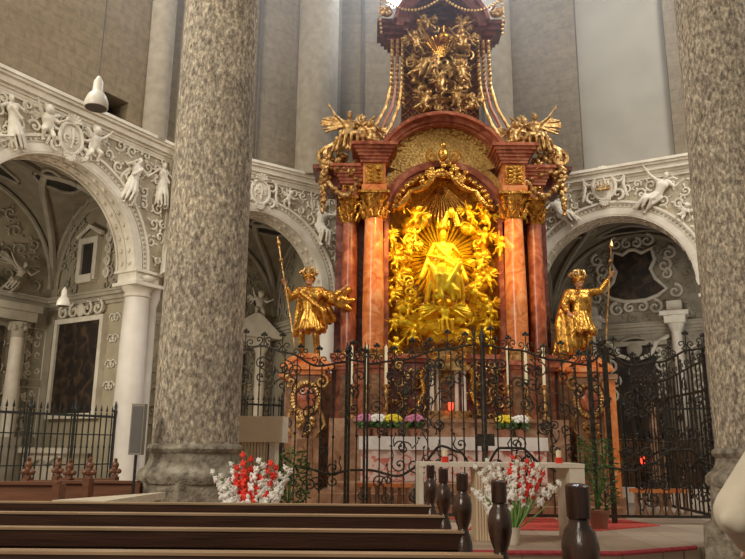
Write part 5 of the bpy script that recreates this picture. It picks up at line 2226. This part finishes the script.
# brown pews on the left with carved finials
def fleur(b, x, y, z, s=1.0):
    b.box(x - .05 * s, x + .05 * s, y - .03, y + .03, z, z + .05 * s)
    b.ell((x - .07 * s, y, z + .11 * s), (.07 * s, .03, .055 * s), 8, 6)
    b.ell((x + .07 * s, y, z + .11 * s), (.07 * s, .03, .055 * s), 8, 6)
    b.ell((x, y, z + .14 * s), (.06 * s, .035, .1 * s), 8, 6)
    b.ell((x, y, z + .23 * s), (.075 * s, .035, .08 * s), 10, 6)
    b.ell((x, y, z + .33 * s), (.035 * s, .03, .05 * s), 8, 6)


def brown_pew(pl, pr, Y, ztop, label, fl):
    xl, xr = xof(pl, Y), xof(pr, Y)
    c = (xl + xr) / 2
    t = thing('carved_pew', (c, Y, 0), label, 'pew')
    a, d = xl - c, xr - c
    b = MB()
    b.box(a, d, 0, .04, .1, ztop - .03)
    n_ = max(1, round((d - a) / .7))
    for i in range(n_):
        x0, x1 = a + (d - a) * i / n_ + .05, a + (d - a) * (i + 1) / n_ - .05
        b.box(x0, x1, -.012, 0, ztop - .45, ztop - .1)
    b.build('backrest', 'wood_red', t, False)
    b = MB()
    b.box(a, d, -.04, .07, ztop - .03, ztop)
    b.build('top_rail', 'wood_red', t, False)
    b = MB()
    b.box(a, d, .04, .4, .42, .46)
    b.build('seat', 'wood_red', t, False)
    for x, on in zip((a, d), fl):
        b = MB()
        b.box(x - .035, x + .035, -.06, .42, 0, .5)
        b.box(x - .035, x + .035, -.06, .10, .5, ztop + (.02 if on else -.02))
        b.build('pew_end', 'wood_red', t, False)
        if on:
            b = MB()
            fleur(b, x, .02, ztop + .02, .62)
            b.build('finial', 'wood_red', t)


brown_pew(-120, 57, 7.4, .99, 'brown panelled pew at the left edge, nearest of the carved brown ones', (0, 0))
brown_pew(24, 86, 8.3, .96, 'brown pew with carved finials directly behind the nearest brown one', (1, 1))
brown_pew(54, 112, 9.6, .93, 'brown pew with carved finials, farthest row on the left', (1, 1))
brown_pew(66, 137, 9.0, .93, 'brown pew with one finial ending beside the grey loudspeaker', (1, 0))

# pale tables before the pillar
def pale_table(name, pts, z, th, label):
    c = sum((Vector(p) for p in pts), Vector((0, 0))) / len(pts)
    t = thing(name, (c.x, c.y, 0), label, 'table')
    loc = [(p[0] - c.x, p[1] - c.y) for p in pts]
    n = len(loc)
    vs = [(x, y, z - th) for x, y in loc] + [(x, y, z) for x, y in loc]
    b = MB().add(vs, [tuple(range(n))[::-1], tuple(range(n, 2 * n))] + [(i, (i + 1) % n, (i + 1) % n + n, i + n) for i in range(n)])
    b.build('tabletop', 'wood_pale', t, False)
    for (x, y) in loc:
        b = MB()
        b.cbox(x * .86, y * .86, 0, z - th, .05, .05)
        b.build('leg', 'wood_pale', t, False)
    return t


a = atz = None


def onz(px, py, z):
    d = ray(px, py)
    k = (z - EYE) / d.z
    return (d.x * k, k)


q0, q1 = onz(164, 492, .86), onz(52, 500.0, .86)
pale_table('side_table', [q1, (q1[0] + .5, q1[1] - .05), (q0[0] + .02, q0[1] - .02), q0], .86, .07, 'pale wooden side table set at an angle in front of the grey pillar base')
q0, q1 = onz(194, 499.5, .83), onz(110, 500.0, .83)
pale_table('bench_desk', [(q1[0], 6.25), (q0[0], 6.25), (q0[0], 6.75), (q1[0], 6.75)], .80, .06, 'pale wooden low table just behind the foremost dark pew, before the pillar')

# slim grey loudspeaker on a pole
pa, pb = at(140, 404, 8.8), at(140, 455, 8.8)
t = thing('column_speaker', (pa.x, 8.8, 0), 'slim grey column loudspeaker on a thin pole left of the big pillar', 'loudspeaker')
b = MB()
b.box(-.075, .075, -.06, .06, pb.z, pa.z)
b.build('cabinet', 'speaker', t, False)
b = MB()
b.box(-.06, .06, -.066, -.06, pb.z + .03, pa.z - .03)
b.build('grille', 'cable', t, False)
b = MB()
b.tube([(0, 0, .18), (0, 0, pb.z)], .018, 8)
b.build('pole', 'steel', t)
b = MB()
b.lathe([(.18, ZF), (.18, ZF + .02), (.03, ZF + .04)], 0, 0, 20)
b.build('base', 'steel', t)

# hanging lamps
def hanging_lamp(p, r, label, ztop=20.0):
    t = thing('pendant_lamp', (p.x, p.y, p.z), label, 'lamp')
    b = MB()
    k = r / .17
    b.lathe([(.165 * k, 0), (.17 * k, .01 * k), (.168 * k, .10 * k), (.13 * k, .2 * k), (.09 * k, .25 * k), (.075 * k, .27 * k), (.07 * k, .42 * k), (.03 * k, .50 * k), (.0 + .012 * k, .52 * k)], n=28)
    b.build('lamp_shade', 'lamp_white', t)
    b = MB()
    b.lathe([(.155 * k, -.004), (.155 * k, .0)], n=20)
    b.build('lamp_opening', 'cable', t)
    b = MB()
    b.tube([(0, 0, .5 * k), (0, 0, ztop - p.z)], .009, 5)
    b.build('cord', 'cable', t)


hanging_lamp(at(96, 108, 9.9), .17, 'large white bell-shaped pendant lamp hanging before the left arch')
b_ = at(63, 306, 15.3)
hanging_lamp(b_, .135, 'small white pendant lamp hanging in the left chapel beside the tall painting', 7.15)

# ================================================================== CHOIR FURNITURE
# people's altar: slab table
YT = 10.05
xl, xr = at(419, 480, YT).x, at(585, 480, YT).x
zt = at(500, 463, YT).z
t = thing('table_altar', ((xl + xr) / 2, YT, ZF), 'plain pale stone table altar in front of the iron gate', 'altar')
hw_ = (xr - xl) / 2
H_ = zt - ZF
b = MB()
b.box(-hw_, hw_, -.02, .75, H_ - .055, H_)
b.build('tabletop', 'stone_pale', t, False)
b = MB()
b.box(-hw_, -hw_ + .06, .0, .72, 0, H_ - .055)
b.build('leg', 'stone_pale', t, False)
b = MB()
b.box(hw_ - .20, hw_, .0, .72, 0, H_ - .055)
b.build('leg', 'stone_pale', t, False)
b = MB()
xs0, xs1 = at(477, 500, YT).x - (xl + xr) / 2, at(494, 500, YT).x - (xl + xr) / 2
n_ = 6
for i in range(n_):
    x = xs0 + (xs1 - xs0) * (i + .5) / n_
    b.lathe([(.02, 0), (.02, H_ - .055)], x, .12, 8)
b.box(xs0, xs1, .12, .6, 0, H_ - .055)
b.build('fluted_support', 'stone_tan', t)


def table_candle(px, label, lit=True):
    p = at(px, 463, YT + .12)
    t = thing('altar_candle', (p.x, YT + .12, zt), label, 'candle', 'candles on the table altar')
    b = MB()
    b.lathe([(.05, 0), (.052, .01), (.048, .075), (.05, .078)], n=16)
    b.build('red_glass', 'red_glass', t)
    b = MB()
    b.lathe([(.036, .07), (.036, .17), (.03, .172), (.004, .172), (.003, .185)], n=14)
    b.build('candle', 'wax', t)


table_candle(445, 'thick white candle in a red glass at the left end of the table altar')
table_candle(559, 'thick white candle in a red glass at the right end of the table altar')

# ambo
YL = 10.3
t = thing('ambo', (at(260, 450, YL).x, YL, ZF), 'beige stone ambo with a ribbed front right of the big pillar', 'lectern')
xa_, xb_ = at(222, 430, YL).x - t.location.x, at(282, 430, YL).x - t.location.x
za_, zb_ = at(250, 442, YL).z - ZF, at(250, 416, YL).z - ZF
b = MB()
b.box(xa_, xb_, 0, .66, za_, zb_)
b.build('desk_box', 'stone_tan', t, False)
b = MB()
b.box(xb_, xb_ + .012, -.002, .66, za_ - .003, zb_ + .003)
b.build('side_slab', 'stone_pale', t, False)
b = MB()
n_ = 13
for i in range(n_):
    x = xa_ + .1 + (xb_ - xa_ - .3) * i / (n_ - 1)
    b.box(x - .018, x + .018, .08, .14, 0, za_)
b.box(xa_ + .08, xb_ - .16, .14, .5, 0, za_)
b.build('ribbed_pedestal', 'stone_tan', t, False)
b = MB()
b.box(xb_ - .2, xb_ - .10, .08, .55, 0, za_)
b.build('side_pillar', 'stone_pale', t, False)

# carpets
def carpet(name, pts, z, mat, label, cat='carpet', th=.012):
    c = sum((Vector(p) for p in pts), Vector((0, 0))) / len(pts)
    loc = [(p[0] - c.x, p[1] - c.y) for p in pts]
    n = len(loc)
    vs = [(x, y, 0) for x, y in loc] + [(x, y, th) for x, y in loc]
    b = MB().add(vs, [tuple(range(n))[::-1], tuple(range(n, 2 * n))] + [(i, (i + 1) % n, (i + 1) % n + n, i + n) for i in range(n)])
    o = b.build(name, mat, None, False)
    o.location = (c.x, c.y, z)
    tag(o, label, cat)
    return o


def fl(px, py, z=ZF):
    return onz(px, py, z)


carpet('red_carpet', [fl(468, 530), fl(600, 531), fl(660, 526), fl(625, 520), fl(560, 520), fl(480, 519)], ZF, 'red_cloth', 'red carpet on the stone floor behind the gladiolus vase')
carpet('red_runner', [(.2, 13.05), (3.2, 13.05), (3.2, 13.35), (.2, 13.35)], ZF, 'red_cloth', 'narrow red runner before the high altar steps behind the gate')
# crimson edging along the step
t = MB()
t.tube([(-1.0, 9.05, ZF + .0), (2.95, 9.05, ZF), (4.1, 9.64, ZF)], .028, 8)
tag(t.build('step_edging', 'rope_red'), 'crimson edging laid along the choir step in front of the table altar', 'carpet edging')

# kneeling bench before the altar, behind the gate
def kneeler(px0, px1, py, Y, label):
    a, c = at(px0, py, Y), at(px1, py, Y)
    t = thing('communion_bench', ((a.x + c.x) / 2, Y, ZF), label, 'bench')
    w_ = (c.x - a.x) / 2
    h = a.z - ZF
    MB().box(-w_, w_, 0, .28, h - .07, h).build('top', 'marble_orange', t, False)
    n_ = 7
    for i in range(n_):
        x = -w_ + .08 + (2 * w_ - .16) * i / (n_ - 1)
        MB().lathe([(.05, 0), (.05, .05), (.025, .1), (.045, .2), (.025, h - .12), (.045, h - .07)], x, .14, 12).build('baluster', 'marble_pink', t)


kneeler(357, 412, 483, 13.2, 'low reddish balustrade bench behind the left gate leaf')
kneeler(634, 692, 489, 14.2, 'low orange-topped bench behind the right iron screen')

# plants in pots
def leafy_plant(p, h, w_, label, seed=1, pot=.16):
    t = thing('potted_plant', p, label, 'potted plant')
    MB().lathe([(pot * .7, 0), (pot, pot * 1.5), (pot * 1.08, pot * 1.5), (pot * 1.08, pot * 1.75), (pot * .9, pot * 1.75)], n=20).build('pot', 'terracotta', t)
    rr_ = random.Random(seed)
    b = MB()
    for i in range(9):
        a = rr_.uniform(0, 2 * PI)
        b.tube([(0, 0, pot * 1.6), (math.cos(a) * w_ * .3, math.sin(a) * w_ * .3, h * .6), (math.cos(a) * w_ * .6, math.sin(a) * w_ * .6, h * .95)], .008, 5)
    b.build('stems', 'leaf', t)
    b = MB()
    for i in range(260):
        a = rr_.uniform(0, 2 * PI)
        z = rr_.uniform(pot * 1.7, h)
        q = w_ * math.sqrt(rr_.random()) * (1 - abs(z / h - .55) * .9)
        c = Vector((math.cos(a) * q, math.sin(a) * q, z))
        d = Vector((math.cos(a), math.sin(a), rr_.uniform(-.3, .8))).normalized()
        s_ = d.cross(Vector((0, 0, 1))).normalized()
        L = rr_.uniform(.07, .13)
        u_ = Vector((0, 0, .012))
        b.add([c, c + d * L * .5 + s_ * L * .22 + u_, c + d * L, c + d * L * .5 - s_ * L * .22 + u_, c + d * L * .5 - u_ * 1.2], [(0, 1, 2), (0, 2, 3), (0, 4, 1), (1, 4, 2), (2, 4, 3), (3, 4, 0)])
    o = b.build('foliage', 'leaf', t, False)
    o['kind'] = 'stuff'


p = at(292, 506, 11.6)
leafy_plant((at(288, 500, 11.6).x, 11.6, ZF), 1.15, .36, 'green leafy plant in a terracotta pot beside the beige ambo', 3)
leafy_plant((at(598, 500, 11.7).x, 11.7, ZF), 1.35, .34, 'green leafy plant in a terracotta pot right of the table altar', 5)

# small red sanctuary lights
def red_light(px, py, Y, label):
    p = at(px, py, Y)
    t = thing('sanctuary_light', (p.x, Y, p.z), label, 'lamp')
    MB().lathe([(.03, -.07), (.05, -.04), (.055, .05), (.05, .09), (.045, .09)], n=14).build('glass', M['red_lit'], t)
    MB().lathe([(.012, -.07), (.012, -.2), (.05, -.22), (.05, -.24)][::-1], n=10).build('stand', 'gold_old', t)
    return t, p


M['red_lit'] = emis('lit_red_glass', (1.0, .05, .02), 3.0)
t, p = red_light(451, 424, 15.2, 'small lit red light on the high altar before the tabernacle')
t.location.z = 1.93 + .24
t, p = red_light(643, 461, 16.6, 'small lit red light glowing behind the right iron screen')
MB().tube([(0, 0, -.24), (0, 0, ZF - p.z)], .02, 6).build('pole', 'iron', t)

# small crucifix figure behind the screen
p = at(655, 440, 16.4)
t = thing('small_statue', (p.x, 16.4, ZF), 'small pale carved figure on a dark plinth behind the right iron screen', 'statue')
MB().box(-.16, .16, -.14, .14, 0, p.z - ZF).build('plinth', 'marble_brown', t, False)
o = link('figure', remat(ME['draped'], 'marble_pink'), t)
o.location = (0, 0, p.z - ZF)
o.scale = (.48, .48, .48)

# tall orange marble pilaster right of the altar, seen through the gate
a, c = at(607, 500, 15.2), at(617, 375, 15.2)
t = thing('marble_pier', ((a.x + c.x) / 2, 15.2, ZF), 'slim orange marble pier standing to the right of the high altar', 'pier')
MB().cbox(0, 0, .25, c.z - ZF - .1, .2, .2).build('shaft', 'marble_orange', t, False)
MB().cbox(0, 0, c.z - ZF - .1, c.z - ZF, .3, .3).build('cap', 'marble_pink', t, False)
MB().cbox(0, 0, 0, .25, .3, .3).build('base', 'marble_pink', t, False)

# ================================================================== FLOWERS
def blossom_mesh(mat):
    b = MB()
    for k_ in range(6):
        a = 2 * PI * k_ / 6
        q = .024 if k_ % 2 else .020
        b.ell((math.cos(a) * q, -.03 + .01 * (k_ % 2), math.sin(a) * q), (.027, .010, .016), 7, 5, (0, -a, .3))
    b.cap((0, .02, -.01), (0, -.015, 0), .008, .02, 8)
    return b.mesh('blossom', mat)


BL = {'white': blossom_mesh('petal_white'), 'red': blossom_mesh('petal_red')}


def gladiolus(base, tip, col, label, group, seed):
    rr_ = random.Random(seed)
    base, tip = Vector(base), Vector(tip)
    t = thing('gladiolus', base, label, 'flower', group)
    d = tip - base
    out = Vector((d.x, d.y, 0))
    pts = [Vector((0, 0, 0)), d * .35 - out * .12 + Vector((0, 0, .03)), d * .7 - out * .08 + Vector((0, 0, .03)), d]
    sm = []
    for i in range(13):
        s_ = i / 12 * 3
        k_ = min(2, int(s_))
        sm.append(pts[k_].lerp(pts[k_ + 1], s_ - k_))
    MB().tube(sm, [.009 - .0005 * i for i in range(13)], 6).build('stem', 'leaf_light', t)
    nb = 9
    for i in range(nb):
        s_ = .46 + .52 * i / nb
        k_ = s_ * 12
        p_ = sm[int(k_)].lerp(sm[min(12, int(k_) + 1)], k_ - int(k_))
        o = link('blossom', BL[col], t)
        sc_ = (1.65 - .95 * (i / nb)) * rr_.uniform(.85, 1.15)
        o.location = p_ + Vector((.03 * (1 if i % 2 else -1) * sc_, -.02, 0))
        o.rotation_euler = (rr_.uniform(-.2, .5), rr_.uniform(0, 1), (.7 if i % 2 else -.7) + rr_.uniform(-.3, .3))
        o.scale = (sc_, sc_, sc_)
    for h in (-1, 1):
        e = d * .6 + Vector((h * rr_.uniform(.05, .13), -.03, 0))
        b = MB()
        w_ = .016
        q = [Vector((0, 0, 0)), e * .45 + Vector((h * .02, 0, 0)), e * .8, e]
        b.v = [q[0] - Vector((w_ * .5, 0, 0)), q[0] + Vector((w_ * .5, 0, 0)), q[1] - Vector((w_, 0, 0)), q[1] + Vector((w_, 0, 0)), q[2] - Vector((w_ * .8, 0, 0)), q[2] + Vector((w_ * .8, 0, 0)), q[3],
               q[0] + Vector((0, -.006, 0)), q[1] + Vector((0, -.01, 0)), q[2] + Vector((0, -.008, 0))]
        b.f = [(0, 2, 8, 7), (7, 8, 3, 1), (2, 4, 9, 8), (8, 9, 5, 3), (4, 6, 9), (9, 6, 5), (0, 1, 3, 2), (2, 3, 5, 4), (4, 5, 6)]
        b.build('leaf', 'leaf_light', t, False)


def bouquet(base, tips, where, Y, seed):
    cnt = {}
    for (px, py, col) in sorted(tips):
        cnt[col] = cnt.get(col, 0) + 1
    seen = {}
    for i, (px, py, col) in enumerate(sorted(tips)):
        seen[col] = seen.get(col, 0) + 1
        rr_ = random.Random(seed + i)
        p = at(px, py, Y + rr_.uniform(-.12, .1))
        bx = base + Vector((rr_.uniform(-.03, .03), rr_.uniform(-.03, .03), 0))
        gladiolus(bx, p, col, '%s gladiolus %s, %s %s one from left' % (col, where, ORD[seen[col] - 1], col), 'gladioli in the bouquet %s' % where, seed * 3 + i)


# right bouquet with its vase
pb_ = onz(513, 545, ZF)
YV = pb_[1]
t = thing('flower_vase', (pb_[0], YV, ZF), 'small cream vase on the floor in front of the table altar', 'vase')
MB().lathe([(.06, 0), (.075, .02), (.085, .12), (.10, .21), (.105, .22), (.095, .22), (.08, .12), (.06, .04)], n=24).build('body', 'stone_pale', t)
bouquet(Vector((pb_[0], YV, ZF + .12)), [(475, 462, 'white'), (487, 455, 'white'), (500, 464, 'white'), (520, 456, 'white'), (541, 461, 'white'), (471, 486, 'white'), (483, 497, 'white'), (526, 480, 'white'), (565, 478, 'white'),
                                         (515, 452, 'red'), (531, 456, 'red'), (545, 466, 'red'), (494, 472, 'red')], 'before the table altar', YV, 50)
# left bouquet in front of the pillar
YV2 = 8.35
px_ = at(252, 500, YV2).x
t = thing('flower_vase', (px_, YV2, 0), 'tall pale floor vase before the grey pillar, mostly hidden by the pews', 'vase')
MB().lathe([(.09, 0), (.10, .02), (.08, .2), (.11, .42), (.12, .45), (.11, .45), (.07, .2), (.06, .05)], n=24).build('body', 'stone_pale', t)
bouquet(Vector((px_, YV2, .3)), [(213, 467, 'white'), (222, 478, 'white'), (233, 458, 'white'), (226, 492, 'white'), (263, 455, 'white'), (268, 474, 'white'), (293, 462, 'white'), (283, 487, 'white'), (240, 482, 'white'),
                                 (246, 449, 'red'), (240, 462, 'red'), (277, 458, 'red')], 'by the grey pillar foot', YV2, 90)

# ================================================================== PERSON at the right edge
pr = thing('person', (1.63, 2.48, 0), 'person in a cream jacket at the right edge, seen from behind, mostly cut off', 'person')
J = dict(pelvis=(0, 0, .92), chest=(0, .0, 1.24), neck=(0, .0, 1.47), head=(0, .04, 1.62), shL=(-.22, 0, 1.37), shR=(.20, 0, 1.38),
         elL=(-.38, .02, 1.15), haL=(-.24, .26, 1.03), elR=(.34, .02, 1.12), haR=(.20, .26, 1.05), hiL=(-.1, 0, .88), hiR=(.1, 0, .88),
         knL=(-.12, .03, .5), knR=(.12, .03, .5), anL=(-.12, -.02, .09), anR=(.13, -.02, .09), face=(0, 1, 0), toeL=(-.13, .15, .04), toeR=(.14, .15, .04))
link('body', blob(human(J, 1, 1), .014, 2, 'skin', 'body'), pr)
P = {k_: Vector(v_) for k_, v_ in J.items()}
c = [(P['pelvis'], P['chest'], .185, .19), (P['chest'] - Vector((.07, 0, 0)), P['chest'] + Vector((.07, 0, 0)), .18, .18), (P['shL'], P['shR'], .10, .10), (P['chest'], P['neck'] - Vector((0, 0, .03)), .15, .085),
     (Vector((-.1, 0, .86)), Vector((.1, 0, .86)), .17, .17), (Vector((-.1, 0, .76)), Vector((.1, 0, .76)), .165, .165)]
for S in 'LR':
    c += [(P['sh' + S], P['el' + S], .10, .088), (P['el' + S], P['ha' + S].lerp(P['el' + S], .12), .085, .06)]
for q in range(7):
    a = P['elL'].lerp(P['shL'], q / 6 - .05)
    c.append((a + Vector((-.07, -.05, -.01)), a + Vector((.08, -.09, .06)), .022, .018))
for q in range(5):
    c.append((Vector((-.12 + .06 * q, -.19, 1.3 - .02 * q)), Vector((-.16 + .08 * q, -.17, .85)), .016, .022))
c.append((P['elL'] + Vector((-.03, -.05, -.02)), P['shL'] + Vector((-.06, -.04, .05)), .05, .03))
link('jacket', blob(c, .015, 3, 'coat', 'jacket'), pr)
c = []
for S in 'LR':
    c += [(P['hi' + S], P['kn' + S], .12, .09), (P['kn' + S], P['an' + S], .09, .075)]
c.append((P['pelvis'], P['hiL'], .15, .12))
c.append((P['pelvis'], P['hiR'], .15, .12))
link('trousers', blob(c, .015, 2, 'trousers', 'trousers'), pr)
c = []
for S in 'LR':
    c += [(P['an' + S] + Vector((0, -.02, -.035)), P['toe' + S] + Vector((0, 0, .01)), .052, .045)]
link('shoes', blob(c, .012, 2, 'wood_dark', 'shoes'), pr)
b = MB()
b.ell((0, .015, 1.655), (.10, .115, .115), 16, 12)
b.ell((0, -.03, 1.60), (.088, .075, .11), 14, 10)
b.build('hair', 'hair', pr)
b = MB()
for s_ in (-1, 1):
    b.ell((s_ * .032, .128, 1.635), (.012, .008, .008), 8, 6)
b.build('eyes', 'eye', pr)
pr.scale = (1.06, 1.06, 1.0)
